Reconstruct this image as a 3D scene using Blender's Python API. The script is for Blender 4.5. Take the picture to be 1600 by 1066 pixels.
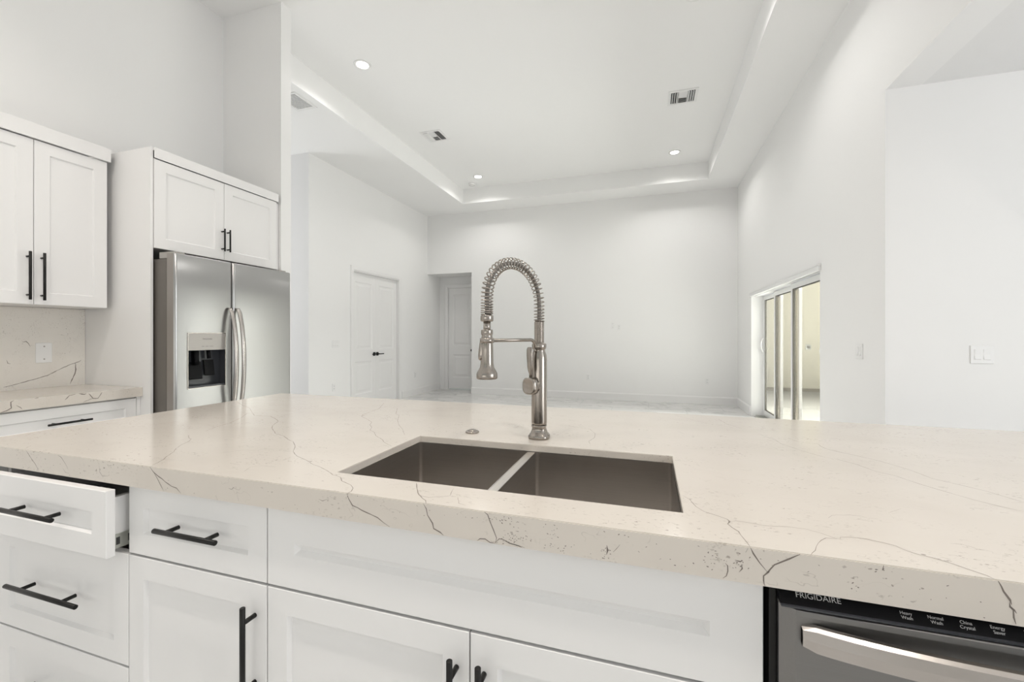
"""Kitchen island with spring faucet and double sink, looking into an empty white living room."""
import bpy, bmesh, math, random
from mathutils import Vector, Matrix
# strengths of the sky, the window daylight, the added fill lamps, the recessed lights; worktop stone colour; vein width factor
WORLD, P_BACK, P_NOOK, P_PATIO, P_CAN, P_HALLFILL, P_REARFILL, P_CANK, P_BOUNCE = 0.6, 2.0, 84.0, 450.0, 42.0, 34.0, 26.0, 86.0, 420.0
QUARTZ = (0.685, 0.638, 0.58)
VW = 1.15

for o in list(bpy.data.objects): bpy.data.objects.remove(o)
scene = bpy.context.scene
COL = scene.collection
PI = math.pi

# ------------------------------------------------------------------ camera
cam_data = bpy.data.cameras.new('camera')
cam = bpy.data.objects.new('camera', cam_data); COL.objects.link(cam)
cam.location = (0, 0, 1.254)
cam.rotation_euler = (PI / 2, 0, math.radians(17.7))
cam_data.sensor_width = 36; cam_data.lens = 668 / 1600 * 36
cam_data.shift_y = -8 / 1600
cam_data.clip_start = 0.02; cam_data.clip_end = 200
scene.camera = cam

# ------------------------------------------------------------------ view, world, daylight
scene.view_settings.view_transform = 'Standard'
scene.view_settings.look = 'None'
scene.view_settings.exposure = EXPO = 0.36
scene.view_settings.gamma = 1.0
scene.view_settings.use_curve_mapping = False

world = bpy.data.worlds.new('sky'); scene.world = world; world.use_nodes = True
wt = world.node_tree; wt.nodes.clear()
wo = wt.nodes.new('ShaderNodeOutputWorld'); bg = wt.nodes.new('ShaderNodeBackground')
tc = wt.nodes.new('ShaderNodeTexCoord'); sx = wt.nodes.new('ShaderNodeSeparateXYZ')
nz = wt.nodes.new('ShaderNodeTexNoise'); nz.inputs['Scale'].default_value = 9
ma = wt.nodes.new('ShaderNodeMath'); ma.operation = 'MULTIPLY_ADD'; ma.inputs[1].default_value = 0.35; 
cr = wt.nodes.new('ShaderNodeValToRGB')
els = cr.color_ramp.elements
els[0].position = 0.0; els[0].color = (0.30, 0.30, 0.28, 1)
els[1].position = 1.0; els[1].color = (0.80, 0.90, 1.0, 1)
for p, c in ((0.60, (0.36, 0.36, 0.33, 1)), (0.64, (0.15, 0.19, 0.13, 1)), (0.76, (0.24, 0.29, 0.22, 1)), (0.80, (0.95, 1.0, 1.0, 1))):
    e = els.new(p); e.color = c
wt.links.new(tc.outputs['Generated'], sx.inputs[0]); wt.links.new(tc.outputs['Generated'], nz.inputs['Vector'])
m2 = wt.nodes.new('ShaderNodeMath'); m2.operation = 'MULTIPLY_ADD'; m2.inputs[1].default_value = 0.5; m2.inputs[2].default_value = 0.47
wt.links.new(sx.outputs['Z'], m2.inputs[0])
wt.links.new(nz.outputs['Fac'], ma.inputs[0]); wt.links.new(m2.outputs[0], ma.inputs[2])
wt.links.new(ma.outputs[0], cr.inputs['Fac']); wt.links.new(cr.outputs[0], bg.inputs['Color'])
bg.inputs['Strength'].default_value = WORLD
wt.links.new(bg.outputs[0], wo.inputs['Surface'])

def area(name, loc, rot, sx_, sy_, power, col=(1, 1, 1)):
    d = bpy.data.lights.new(name, 'AREA'); d.shape = 'RECTANGLE'; d.size = sx_; d.size_y = sy_
    d.energy = power; d.color = col
    o = bpy.data.objects.new(name, d); COL.objects.link(o); o.location = loc; o.rotation_euler = rot
    return o
# daylight through the windows behind the camera, in the breakfast nook and through the sliding door, plus added fill lamps
area('window_daylight', (-1.2, -3.45, 1.7), (-PI / 2, 0, PI), 3.6, 2.2, P_BACK, (1.0, 0.955, 0.905))
area('nook_daylight', (5.1, 0.0, 1.6), (0, math.radians(122), 0), 2.2, 2.6, P_NOOK, (0.97, 0.985, 1.0))
area('patio_daylight', (4.9, 7.8, 3.0), (0, math.radians(64), math.radians(14)), 2.4, 3.2, P_PATIO, (0.84, 0.92, 1.0)).data.spread = math.radians(110)
area('patio_bounce_fill', (4.1, 6.3, 0.06), (PI, 0, 0), 2.6, 4.2, P_BOUNCE, (0.84, 0.915, 1.0))  # added upward lamp in place of light off the patio ground, lifts the ceiling
area('hall_fill', (-6.85, 4.1, 1.9), (0, -PI / 2, 0), 3.2, 1.6, P_HALLFILL, (0.98, 0.99, 1.0))  # added fill lamp for the hall and left border; the hall wall has no window
area('rear_bounce_fill', (-1.2, -3.40, 1.0), (math.radians(-140), 0, PI), 3.6, 0.9, P_REARFILL, (1.0, 0.965, 0.925))  # added fill lamp aimed upwards from behind the camera to brighten the ceiling

# ------------------------------------------------------------------ materials
def new_mat(name):
    m = bpy.data.materials.new(name); m.use_nodes = True
    nt = m.node_tree; b = nt.nodes['Principled BSDF']
    return m, nt, b
def principled(name, col, rough=0.5, metal=0.0, spec=0.5, coat=0.0, aniso=0.0, bump=None, emit=None):
    m, nt, b = new_mat(name)
    b.inputs['Base Color'].default_value = (*col, 1); b.inputs['Roughness'].default_value = rough
    b.inputs['Metallic'].default_value = metal; b.inputs['Specular IOR Level'].default_value = spec
    b.inputs['Coat Weight'].default_value = coat; b.inputs['Coat Roughness'].default_value = 0.05
    if emit:
        b.inputs['Emission Color'].default_value = (*emit[0], 1); b.inputs['Emission Strength'].default_value = emit[1]
    if bump:
        scale, strength, dist = bump
        t = nt.nodes.new('ShaderNodeTexCoord'); n = nt.nodes.new('ShaderNodeTexNoise')
        n.inputs['Scale'].default_value = scale; n.inputs['Detail'].default_value = 4
        bp = nt.nodes.new('ShaderNodeBump'); bp.inputs['Strength'].default_value = strength; bp.inputs['Distance'].default_value = dist
        nt.links.new(t.outputs['Object'], n.inputs['Vector']); nt.links.new(n.outputs['Fac'], bp.inputs['Height'])
        nt.links.new(bp.outputs[0], b.inputs['Normal'])
    return m
def brushed(name, col, rough, scale, strength=0.15, metal=1.0, var=0.08):
    """brushed metal: noise stretched along the brushing direction"""
    m, nt, b = new_mat(name)
    b.inputs['Metallic'].default_value = metal; b.inputs['Roughness'].default_value = rough
    t = nt.nodes.new('ShaderNodeTexCoord'); mp = nt.nodes.new('ShaderNodeMapping'); mp.inputs['Scale'].default_value = scale
    n = nt.nodes.new('ShaderNodeTexNoise'); n.inputs['Scale'].default_value = 1.0; n.inputs['Detail'].default_value = 5
    bp = nt.nodes.new('ShaderNodeBump'); bp.inputs['Strength'].default_value = strength; bp.inputs['Distance'].default_value = 0.0004
    mx = nt.nodes.new('ShaderNodeMix'); mx.data_type = 'RGBA'
    mx.inputs[6].default_value = (*[c * (1 - var) for c in col], 1); mx.inputs[7].default_value = (*[min(1, c * (1 + var)) for c in col], 1)
    L = nt.links
    L.new(t.outputs['Object'], mp.inputs[0]); L.new(mp.outputs[0], n.inputs['Vector'])
    L.new(n.outputs['Fac'], bp.inputs['Height']); L.new(bp.outputs[0], b.inputs['Normal'])
    L.new(n.outputs['Fac'], mx.inputs[0]); L.new(mx.outputs[2], b.inputs['Base Color'])
    return m
def quartz(name, speck, QUARTZ=QUARTZ):
    m, nt, b = new_mat(name); L = nt.links; N = nt.nodes
    t = N.new('ShaderNodeTexCoord')
    base = N.new('ShaderNodeRGB'); base.outputs[0].default_value = (*QUARTZ, 1)
    col = base.outputs[0]
    def layer(col, scale, stretch, lo, hi, dark, mask_scale, mlo, mhi, off, amount=1.0, kind='noise'):
        mp = N.new('ShaderNodeMapping'); mp.inputs['Scale'].default_value = stretch; mp.inputs['Location'].default_value = off
        L.new(t.outputs['Object'], mp.inputs[0])
        n = N.new('ShaderNodeTexNoise'); n.inputs['Scale'].default_value = scale; n.inputs['Detail'].default_value = 3; n.inputs['Roughness'].default_value = 0.55
        L.new(mp.outputs[0], n.inputs['Vector'])
        v = n.outputs['Fac']
        if kind == 'vein':
            s = N.new('ShaderNodeMath'); s.operation = 'SUBTRACT'; s.inputs[1].default_value = 0.5; L.new(v, s.inputs[0])
            a = N.new('ShaderNodeMath'); a.operation = 'ABSOLUTE'; L.new(s.outputs[0], a.inputs[0]); v = a.outputs[0]
        r = N.new('ShaderNodeMapRange'); r.inputs['From Min'].default_value = lo; r.inputs['From Max'].default_value = hi
        L.new(v, r.inputs['Value'])
        mk = N.new('ShaderNodeTexNoise'); mk.inputs['Scale'].default_value = mask_scale; mk.inputs['Detail'].default_value = 2
        L.new(mp.outputs[0], mk.inputs['Vector'])
        mr = N.new('ShaderNodeMapRange'); mr.inputs['From Min'].default_value = mlo; mr.inputs['From Max'].default_value = mhi
        L.new(mk.outputs['Fac'], mr.inputs['Value'])
        mu = N.new('ShaderNodeMath'); mu.operation = 'MULTIPLY'; L.new(r.outputs[0], mu.inputs[0]); L.new(mr.outputs[0], mu.inputs[1])
        m3 = N.new('ShaderNodeMath'); m3.operation = 'MULTIPLY'; m3.inputs[1].default_value = amount; L.new(mu.outputs[0], m3.inputs[0])
        mx = N.new('ShaderNodeMix'); mx.data_type = 'RGBA'; L.new(m3.outputs[0], mx.inputs[0]); L.new(col, mx.inputs[6]); mx.inputs[7].default_value = (*dark, 1)
        return mx.outputs[2]
    # small dark flecks, elongated
    col = layer(col, 150, (0.7, 1.4, 1.2), 0.61, 0.68, (0.30, 0.26, 0.22), 9, 0.50, 0.66, (3, 1, 0), 0.75 * speck)
    col = layer(col, 75, (1.0, 1.9, 1.5), 0.635, 0.68, (0.24, 0.20, 0.17), 7, 0.56, 0.68, (7, 4, 2), 0.8 * speck)
    # short hairline veins
    col = layer(col, 16, (0.8, 1.5, 1.3), 0.006, 0.0, (0.40, 0.36, 0.32), 14, 0.54, 0.62, (1, 9, 5), 0.6 * speck, 'vein')
    # soft tonal clouds
    col = layer(col, 3, (1, 1.5, 1), 0.40, 0.70, (QUARTZ[0] * .93, QUARTZ[1] * .92, QUARTZ[2] * .91), 2, 0.3, 0.6, (0, 5, 5), 0.8)
    L.new(col, b.inputs['Base Color'])
    b.inputs['Roughness'].default_value = 0.13; b.inputs['Specular IOR Level'].default_value = 0.5
    return m
M = {}
M['ceiling'] = principled('ceiling_paint', (0.93, 0.93, 0.925), 0.8, spec=0.2)
M['wall'] = principled('wall_paint', (0.90, 0.898, 0.892), 0.75, spec=0.25, bump=(220, 0.06, 0.002))
M['texture'] = principled('textured_ceiling_paint', (0.86, 0.86, 0.855), 0.8, spec=0.2, bump=(90, 0.35, 0.004))
M['trim'] = principled('trim_paint', (0.88, 0.875, 0.87), 0.4, spec=0.4)
M['cabinet'] = principled('cabinet_white', (0.86, 0.855, 0.85), 0.38, spec=0.45)
M['carcass'] = principled('cabinet_box_white', (0.80, 0.79, 0.77), 0.55)
M['inside'] = principled('cabinet_interior', (0.42, 0.37, 0.31), 0.6)
M['quartz'] = quartz('quartz_worktop', 1.0)
M['splash'] = quartz('quartz_backsplash', 1.1, (0.82, 0.79, 0.74))
M['vein'] = principled('quartz_vein', (0.34, 0.30, 0.26), 0.15)
M['veindark'] = principled('quartz_dark_vein', (0.20, 0.17, 0.15), 0.15)
M['steel_v'] = brushed('fridge_stainless', (0.44, 0.44, 0.437), 0.30, (2, 500, 500), 0.05, var=0.02)
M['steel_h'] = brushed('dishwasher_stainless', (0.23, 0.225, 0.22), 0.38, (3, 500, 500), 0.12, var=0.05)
M['steel_sink'] = brushed('sink_stainless', (0.63, 0.60, 0.57), 0.30, (4, 4, 500), 0.2, var=0.10)
_sn = M['steel_sink'].node_tree; _tg = _sn.nodes.new('ShaderNodeTangent'); _tg.direction_type = 'RADIAL'; _tg.axis = 'Z'
_sb = _sn.nodes['Principled BSDF']; _sb.inputs['Anisotropic'].default_value = 0.75; _sn.links.new(_tg.outputs[0], _sb.inputs['Tangent'])
M['steel_light'] = brushed('divider_stainless', (0.72, 0.68, 0.64), 0.30, (300, 5, 300), 0.1)
M['nickel'] = principled('brushed_nickel', (0.35, 0.32, 0.29), 0.24, metal=1.0)
M['nickel_dark'] = principled('hose_grey', (0.20, 0.185, 0.17), 0.42, metal=0.6)
M['handle_steel'] = principled('handle_stainless', (0.48, 0.45, 0.425), 0.27, metal=1.0)
M['black'] = principled('black_metal', (0.010, 0.0095, 0.009), 0.36, spec=0.28)
M['blackgloss'] = principled('black_gloss', (0.005, 0.005, 0.006), 0.4, spec=0.1)
M['dark'] = principled('dark_plastic', (0.045, 0.048, 0.055), 0.25)
M['fridge_side'] = principled('fridge_side_grey', (0.16, 0.145, 0.13), 0.45, metal=0.2)
M['grey'] = principled('grey_plastic', (0.40, 0.38, 0.36), 0.35, metal=0.4)
M['zinc'] = principled('zinc_slide', (0.55, 0.56, 0.52), 0.35, metal=0.9)
M['white_plastic'] = principled('white_plastic', (0.87, 0.87, 0.865), 0.35)
M['print'] = principled('white_print', (0.55, 0.55, 0.55), 0.5)
M['print_dark'] = principled('dark_print', (0.12, 0.12, 0.12), 0.5)
M['vinyl'] = principled('white_vinyl_frame', (0.84, 0.84, 0.835), 0.35)
M['gasket'] = principled('dark_gasket', (0.05, 0.045, 0.035), 0.5)
M['tan'] = principled('tan_stucco', (0.30, 0.265, 0.20), 0.8)
M['patio'] = principled('patio_tile', (0.36, 0.35, 0.32), 0.6, bump=(8, 0.1, 0.004))
M['cream'] = principled('cream_stucco', (0.78, 0.74, 0.60), 0.8, bump=(60, 0.1, 0.003))
M['lamp'] = principled('lamp_diffuser', (1, 1, 1), 0.5, emit=((1.0, 0.95, 0.88), 12))
M['slot'] = principled('vent_dark', (0.05, 0.05, 0.05), 0.7)
# glass: mirrors at grazing angles, clear elsewhere
g, nt, b = new_mat('door_glass'); nt.nodes.remove(b)
out = nt.nodes['Material Output']; lwt = nt.nodes.new('ShaderNodeLayerWeight'); lwt.inputs['Blend'].default_value = 0.5
pw = nt.nodes.new('ShaderNodeMath'); pw.operation = 'POWER'; pw.inputs[1].default_value = 5
fr = nt.nodes.new('ShaderNodeMath'); fr.operation = 'MULTIPLY_ADD'; fr.inputs[1].default_value = 0.9; fr.inputs[2].default_value = 0.04
nt.links.new(lwt.outputs['Facing'], pw.inputs[0]); nt.links.new(pw.outputs[0], fr.inputs[0])
tr = nt.nodes.new('ShaderNodeBsdfTransparent'); tr.inputs['Color'].default_value = (0.83, 0.80, 0.74, 1)
gl = nt.nodes.new('ShaderNodeBsdfGlossy'); gl.inputs['Roughness'].default_value = 0.01
ms = nt.nodes.new('ShaderNodeMixShader')
nt.links.new(fr.outputs[0], ms.inputs[0]); nt.links.new(tr.outputs[0], ms.inputs[1]); nt.links.new(gl.outputs[0], ms.inputs[2]); nt.links.new(ms.outputs[0], out.inputs[0])
M['glass'] = g
# floor: large polished grey marble-look tiles
f, nt, b = new_mat('marble_tile_floor'); L = nt.links
t = nt.nodes.new('ShaderNodeTexCoord'); mp = nt.nodes.new('ShaderNodeMapping'); mp.inputs['Rotation'].default_value = (0, 0, 0.35); mp.inputs['Scale'].default_value = (0.6, 1.6, 1)
n1 = nt.nodes.new('ShaderNodeTexNoise'); n1.inputs['Scale'].default_value = 2.2; n1.inputs['Detail'].default_value = 8; n1.inputs['Distortion'].default_value = 0.8
rp = nt.nodes.new('ShaderNodeValToRGB'); e = rp.color_ramp.elements
e[0].position = 0.3; e[0].color = (0.66, 0.655, 0.645, 1); e[1].position = 0.7; e[1].color = (0.77, 0.765, 0.755, 1)
k = e.new(0.47); k.color = (0.73, 0.725, 0.715, 1); k = e.new(0.5); k.color = (0.55, 0.545, 0.535, 1); k = e.new(0.53); k.color = (0.75, 0.745, 0.735, 1)
bk = nt.nodes.new('ShaderNodeTexBrick'); bk.offset = 0.5; bk.inputs['Scale'].default_value = 1.0
bk.inputs['Brick Width'].default_value = 1.2; bk.inputs['Row Height'].default_value = 0.6; bk.inputs['Mortar Size'].default_value = 0.003
bk.inputs['Mortar'].default_value = (0.5, 0.5, 0.49, 1)
L.new(t.outputs['Object'], mp.inputs[0]); L.new(mp.outputs[0], n1.inputs['Vector']); L.new(n1.outputs['Fac'], rp.inputs[0])
L.new(t.outputs['Object'], bk.inputs['Vector']); L.new(rp.outputs[0], bk.inputs['Color1']); L.new(rp.outputs[0], bk.inputs['Color2'])
L.new(bk.outputs['Color'], b.inputs['Base Color']); b.inputs['Roughness'].default_value = 0.22
M['floor'] = f

# ------------------------------------------------------------------ mesh helpers
class MB:
    """collects shapes into one mesh; material index per shape"""
    def __init__(s): s.bm = bmesh.new(); s.mi = 0; s.T = Matrix.Identity(4)
    def _v(s, co): return s.bm.verts.new(s.T @ Vector(co))
    def face(s, cos, smooth=False):
        f = s.bm.faces.new([s._v(c) for c in cos]); f.material_index = s.mi; f.smooth = smooth; return f
    def box(s, x0, x1, y0, y1, z0, z1):
        v = [s._v(c) for c in ((x0,y0,z0),(x1,y0,z0),(x1,y1,z0),(x0,y1,z0),(x0,y0,z1),(x1,y0,z1),(x1,y1,z1),(x0,y1,z1))]
        for q in ((3,2,1,0),(4,5,6,7),(0,1,5,4),(1,2,6,5),(2,3,7,6),(3,0,4,7)):
            f = s.bm.faces.new([v[i] for i in q]); f.material_index = s.mi
        return s
    def loops(s, rings, closed=True, cap0=True, cap1=True, smooth=False):
        """bridge rings of points"""
        R = [[s._v(c) for c in r] for r in rings]; n = len(R[0])
        for a, b_ in zip(R, R[1:]):
            for i in range(n if closed else n - 1):
                j = (i + 1) % n
                f = s.bm.faces.new((a[i], a[j], b_[j], b_[i])); f.material_index = s.mi; f.smooth = smooth
        if cap0: f = s.bm.faces.new(R[0][::-1]); f.material_index = s.mi
        if cap1: f = s.bm.faces.new(R[-1]); f.material_index = s.mi
        return s
    def lathe(s, prof, n=32, origin=(0,0,0), smooth=True, cap=True, shape=None):
        ox, oy, oz = origin; rings = []
        for r, z in prof:
            ring = []
            for i in range(n):
                a = 2 * PI * i / n
                k_ = shape(a) if shape else 1
                ring.append((ox + r * k_ * math.cos(a), oy + r * k_ * math.sin(a), oz + z))
            rings.append(ring)
        return s.loops(rings, cap0=cap, cap1=cap, smooth=smooth)
    def tube(s, pts, r, n=12, smooth=True, cap=True):
        pts = [Vector(p) for p in pts]; rings = []
        rr = r if isinstance(r, (list, tuple)) else [r] * len(pts)
        tg = (pts[1] - pts[0]).normalized()
        up = Vector((0, 0, 1)) if abs(tg.z) < 0.9 else Vector((1, 0, 0))
        nr = tg.cross(up).normalized()
        for i, p in enumerate(pts):
            a = pts[max(0, i - 1)]; c = pts[min(len(pts) - 1, i + 1)]
            t2 = (c - a).normalized(); nr = (nr - t2 * nr.dot(t2)).normalized(); bn = t2.cross(nr)
            rings.append([p + (nr * math.cos(2 * PI * k_ / n) + bn * math.sin(2 * PI * k_ / n)) * rr[i] for k_ in range(n)])
        return s.loops(rings, cap0=cap, cap1=cap, smooth=smooth)
    def prism(s, poly, axis, a0, a1):
        """polygon in the plane across axis ('x': (y,z), 'y': (x,z), 'z': (x,y)) extruded along it"""
        f = {'x': lambda p, a: (a, p[0], p[1]), 'y': lambda p, a: (p[0], a, p[1]), 'z': lambda p, a: (p[0], p[1], a)}[axis]
        return s.loops([[f(p, a0) for p in poly], [f(p, a1) for p in poly]])
    def build(s, name, mats, parent=None, bevel=0, loc=None, rotz=0, fix=True):
        if fix: bmesh.ops.recalc_face_normals(s.bm, faces=s.bm.faces)
        me = bpy.data.meshes.new(name); s.bm.to_mesh(me); s.bm.free()
        if not isinstance(mats, (list, tuple)): mats = [mats]
        for m in mats: me.materials.append(m)
        o = bpy.data.objects.new(name, me); COL.objects.link(o)
        if parent: o.parent = parent
        if loc is not None: o.location = loc
        if rotz: o.rotation_euler = (0, 0, rotz)
        if bevel:
            md = o.modifiers.new('bevel', 'BEVEL'); md.width = bevel; md.segments = 2; md.limit_method = 'ANGLE'; md.angle_limit = math.radians(40)
            md.harden_normals = False
        return o
def tag(o, label, cat, group=None):
    o['label'] = label; o['category'] = cat
    if group: o['group'] = group
    return o
def thing(name, label, cat, loc=(0,0,0), rotz=0, group=None):
    o = bpy.data.objects.new(name, None); COL.objects.link(o); o.empty_display_size = 0.1
    o.location = loc; o.rotation_euler = (0, 0, rotz)
    return tag(o, label, cat, group)
def struct(name, mb, mat, **kw):
    o = mb.build(name, mat, **kw); o['kind'] = 'structure'; return o
def boxes(*bs):
    m = MB()
    for b_ in bs: m.box(*b_)
    return m
def text_mesh(name, body, size, mat, parent, matrix, extrude=0.0002, align='LEFT', sx=1.0):
    c = bpy.data.curves.new(name, 'FONT'); c.body = body; c.size = size; c.extrude = extrude; c.align_x = align
    o = bpy.data.objects.new(name, c); COL.objects.link(o)
    bpy.context.view_layer.update()
    me = bpy.data.meshes.new_from_object(o.evaluated_get(bpy.context.evaluated_depsgraph_get()))
    bpy.data.objects.remove(o); me.name = name
    for v in me.vertices: v.co.x *= sx
    me.transform(matrix); me.materials.clear(); me.materials.append(mat)
    n = bpy.data.objects.new(name, me); COL.objects.link(n); n.parent = parent
    return n
# ------------------------------------------------------------------ the room
TOP = 0.914            # worktop height
CEIL, SOF = 4.23, 3.93  # tray ceiling and the lowered border around it
XR, YF, XL = 1.53, 8.556, -4.72
struct('floor', boxes((-7.0, XR + .2, -3.7, 9.4, -0.15, 0), (XR + .2, 5.4, -3.7, 3.65, -0.15, 0)), M['floor'])
ce = MB()
ce.box(-7.0, XR + .2, -3.7, 9.4, CEIL, CEIL + 0.15)
ce.box(-7.0, -3.583, 3.35, 9.35, SOF, CEIL)   # left border
ce.box(-3.583, XR, 7.96, 9.35, SOF, CEIL)                                                          # far border
ce.box(0.972, XR, -3.6, 7.96, SOF, CEIL)                                                           # right border
struct('ceiling', ce, M['ceiling'])
struct('ceiling_nook', boxes((XR + 0.2, 5.2, -3.6, 3.53, 2.922, 3.05)), M['texture'])

# left living wall with the double-door opening
D0, D1, DH = 6.03, 7.41, 2.36
struct('wall_left', boxes((XL - 0.15, XL, 5.035, D0, 0, SOF), (XL - 0.15, XL, D1, 9.15, 0, SOF), (XL - 0.15, XL, D0, D1, DH, SOF),
                          (-6.9, XL - 0.15, 5.035, 5.185, 0, SOF)), M['wall'])
# far wall with the niche to the far door
struct('wall_far', boxes((-3.65, XR + 0.2, YF, YF + 0.12, 0, SOF), (XL, -3.65, YF, YF + 0.12, 2.632, SOF), (-3.65, -3.53, YF + .12, 9.15, 0, 2.632),
                         (XL, -3.65, YF + .12, 9.15, 2.632, 2.7)), M['wall'])
ND0, ND1, NDH = -4.515, -3.84, 2.39
struct('wall_niche', boxes((XL - .15, ND0, 9.15, 9.27, 0, 2.7), (ND1, -3.53, 9.15, 9.27, 0, 2.7), (ND0, ND1, 9.15, 9.27, NDH, 2.7)), M['wall'])
# right wall with the sliding door opening and, nearer, the wide opening to the nook
S0, S1, SH = 4.69, 7.50, 1.90
struct('wall_right', boxes((XR, XR + 0.2, 3.53, S0, 0, SOF), (XR, XR + 0.2, S1, YF, 0, SOF), (XR, XR + 0.2, S0, S1, SH, SOF),
                           (XR, XR + 0.2, -3.6, 3.53, 2.922, SOF), (XR, XR + .2, -3.6, -2.2, 0, 2.922)), M['wall'])
struct('wall_nook', boxes((XR + 0.2, 5.2, 3.53, 3.65, 0, 3.05)), M['wall'])
struct('wall_nook_side', boxes((5.2, 5.35, -3.6, -0.9, 0, 3.05), (5.2, 5.35, 2.9, 3.65, 0, 3.05), (5.2, 5.35, -0.9, 2.9, 0, 0.3), (5.2, 5.35, -0.9, 2.9, 2.7, 3.05)), M['wall'])
# kitchen walls
XK = -3.80
struct('wall_kitchen', boxes((XK - 0.12, XK, -3.6, 3.11, 0, CEIL)), M['wall'])
struct('wall_divider', boxes((XK, -3.115, 3.0, 3.11, 0, CEIL)), M['wall'])
struct('wall_back', boxes((-7, -3.2, -3.7, -3.58, 0, CEIL), (0.8, 5.3, -3.7, -3.58, 0, CEIL), (-3.2, .8, -3.7, -3.58, 0, .5), (-3.2, .8, -3.7, -3.58, 2.9, 3.05), (-3.2, .8, -3.7, -3.58, 4.05, CEIL)), M['wall'])
struct('wall_hall', boxes((-7.0, -6.9, -3.6, 9.3, 0, CEIL)), M['wall'])

# baseboards
bbp = lambda h=0.145, t=0.015: [(0, 0), (t, 0), (t, h - 0.02), (t * .45, h), (0, h)]
def bb_y(x, y0, y1, sgn):
    m = MB(); m.prism([(x + sgn * a, b_) for a, b_ in bbp()], 'y', y0, y1); return m
def bb_x(y, x0, x1, sgn):
    m = MB(); m.prism([(y + sgn * a, b_) for a, b_ in bbp()], 'x', x0, x1); return m
struct('baseboard_far', bb_x(YF, -3.65, XR, -1), M['trim'])
struct('baseboard_left', bb_y(XL, 7.50, 9.15, 1), M['trim'])
struct('baseboard_left_near', bb_y(XL, 5.035, 5.945, 1), M['trim'])
struct('baseboard_right', bb_y(XR, S1 + .02, YF, -1), M['trim'])
struct('baseboard_right_near', bb_y(XR, 3.53, S0 - .02, -1), M['trim'])
struct('baseboard_niche', bb_y(-3.65, YF, 9.15, -1), M['trim'])
struct('baseboard_nook', bb_x(3.53, XR + .2, 5.2, -1), M['trim'])

# ---- interior doors: two recessed panels per leaf
def panel_leaf(w, h, t, panels, stile=0.115, ch=0.018, rec=0.012):
    """leaf in x 0..w, front at y=0 facing -y; panels = list of (z0, z1)"""
    m = MB(); zs = [0] + [z for p in panels for z in p] + [h]
    x0, x1 = stile, w - stile
    m.face([(0, 0, 0), (x0, 0, 0), (x0, 0, h), (0, 0, h)]); m.face([(x1, 0, 0), (w, 0, 0), (w, 0, h), (x1, 0, h)])
    for a, b_ in zip(zs[0::2], zs[1::2]): m.face([(x0, 0, a), (x1, 0, a), (x1, 0, b_), (x0, 0, b_)])
    for a, b_ in panels:
        def ring(i, y): return [(x0 + i, y, a + i), (x1 - i, y, a + i), (x1 - i, y, b_ - i), (x0 + i, y, b_ - i)]
        rs = [ring(0, 0), ring(ch, rec), ring(ch + .03, rec), ring(ch + .05, rec * .4), ]
        m.loops(rs, cap0=False, cap1=True)
    m.face([(0, t, 0), (0, t, h), (w, t, h), (w, t, 0)])
    m.face([(0, 0, 0), (0, 0, h), (0, t, h), (0, t, 0)]); m.face([(w, 0, 0), (w, t, 0), (w, t, h), (w, 0, h)])
    m.face([(0, 0, h), (w, 0, h), (w, t, h), (0, t, h)]); m.face([(0, 0, 0), (0, t, 0), (w, t, 0), (w, 0, 0)])
    bmesh.ops.remove_doubles(m.bm, verts=m.bm.verts, dist=1e-5)
    return m
def casing(w, h, cw=0.075, t=0.018):
    """door casing around an opening 0..w, z 0..h; sits on y -t..0"""
    m = MB(); prof = lambda d: [(0, 0), (0, -t * .55), (cw * .25, -t * .9), (cw * .8, -t), (cw, -t * .8), (cw, 0)]
    def pt(side, o, y):
        return {'lb': (-o, y, 0), 'lt': (-o, y, h + o), 'rt': (w + o, y, h + o), 'rb': (w + o, y, 0)}[side]
    m.loops([[pt(sd, o, y) for o, y in prof(0)] for sd in ('lb', 'lt', 'rt', 'rb')])
    return m
def jamb(w, h, d):
    return boxes((-0.001, 0.012, 0, d, 0, h), (w - 0.012, w + 0.001, 0, d, 0, h), (0.012, w - 0.012, 0, d, h - 0.012, h + .001))
def lever(parent, x, z, sgn):
    m = MB(); m.box(x - .032, x + .032, -0.010, 0, z - .032, z + .032)
    m.T = Matrix.Translation((x, 0, z)) @ Matrix.Rotation(PI / 2, 4, 'X'); m.lathe([(0.011, 0.01), (0.011, 0.055)], 16)
    m.T = Matrix.Identity(4); m.box(min(x - sgn * .01, x + sgn * .125), max(x - sgn * .01, x + sgn * .125), -0.066, -0.052, z - .009, z + .009)
    return m.build('door_handle', M['black'], parent, bevel=.002)
def door_empty(name, loc, rotz):
    o = bpy.data.objects.new(name, None); COL.objects.link(o); o.location = loc; o.rotation_euler = (0, 0, rotz); o['kind'] = 'structure'; return o
W2 = D1 - D0
d1 = door_empty('door_1', (XL, D0, 0), PI / 2)
casing(W2, DH).build('casing', M['trim'], d1); jamb(W2, DH, .14).build('jamb', M['trim'], d1)
lw = (W2 - .03) / 2
for i in range(2):
    lf = panel_leaf(lw, DH - .022, .035, [(0.235, 0.80), (1.00, 2.18)], stile=.10).build('door_leaf', M['trim'], d1, loc=(0.014 + i * (lw + .003), 0.055, 0.008))
    lever(lf, lw - .045 if i == 0 else .045, .915, -1 if i == 0 else 1)
d2 = door_empty('door_2', (ND0, 9.15, 0), 0)
casing(ND1 - ND0, NDH).build('casing', M['trim'], d2); jamb(ND1 - ND0, NDH, .11).build('jamb', M['trim'], d2)
lf = panel_leaf(ND1 - ND0 - .028, NDH - .03, .035, [(0.26, 0.80), (1.01, 2.21)], stile=.10).build('door_leaf', M['trim'], d2, loc=(.014, .03, .016))
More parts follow.
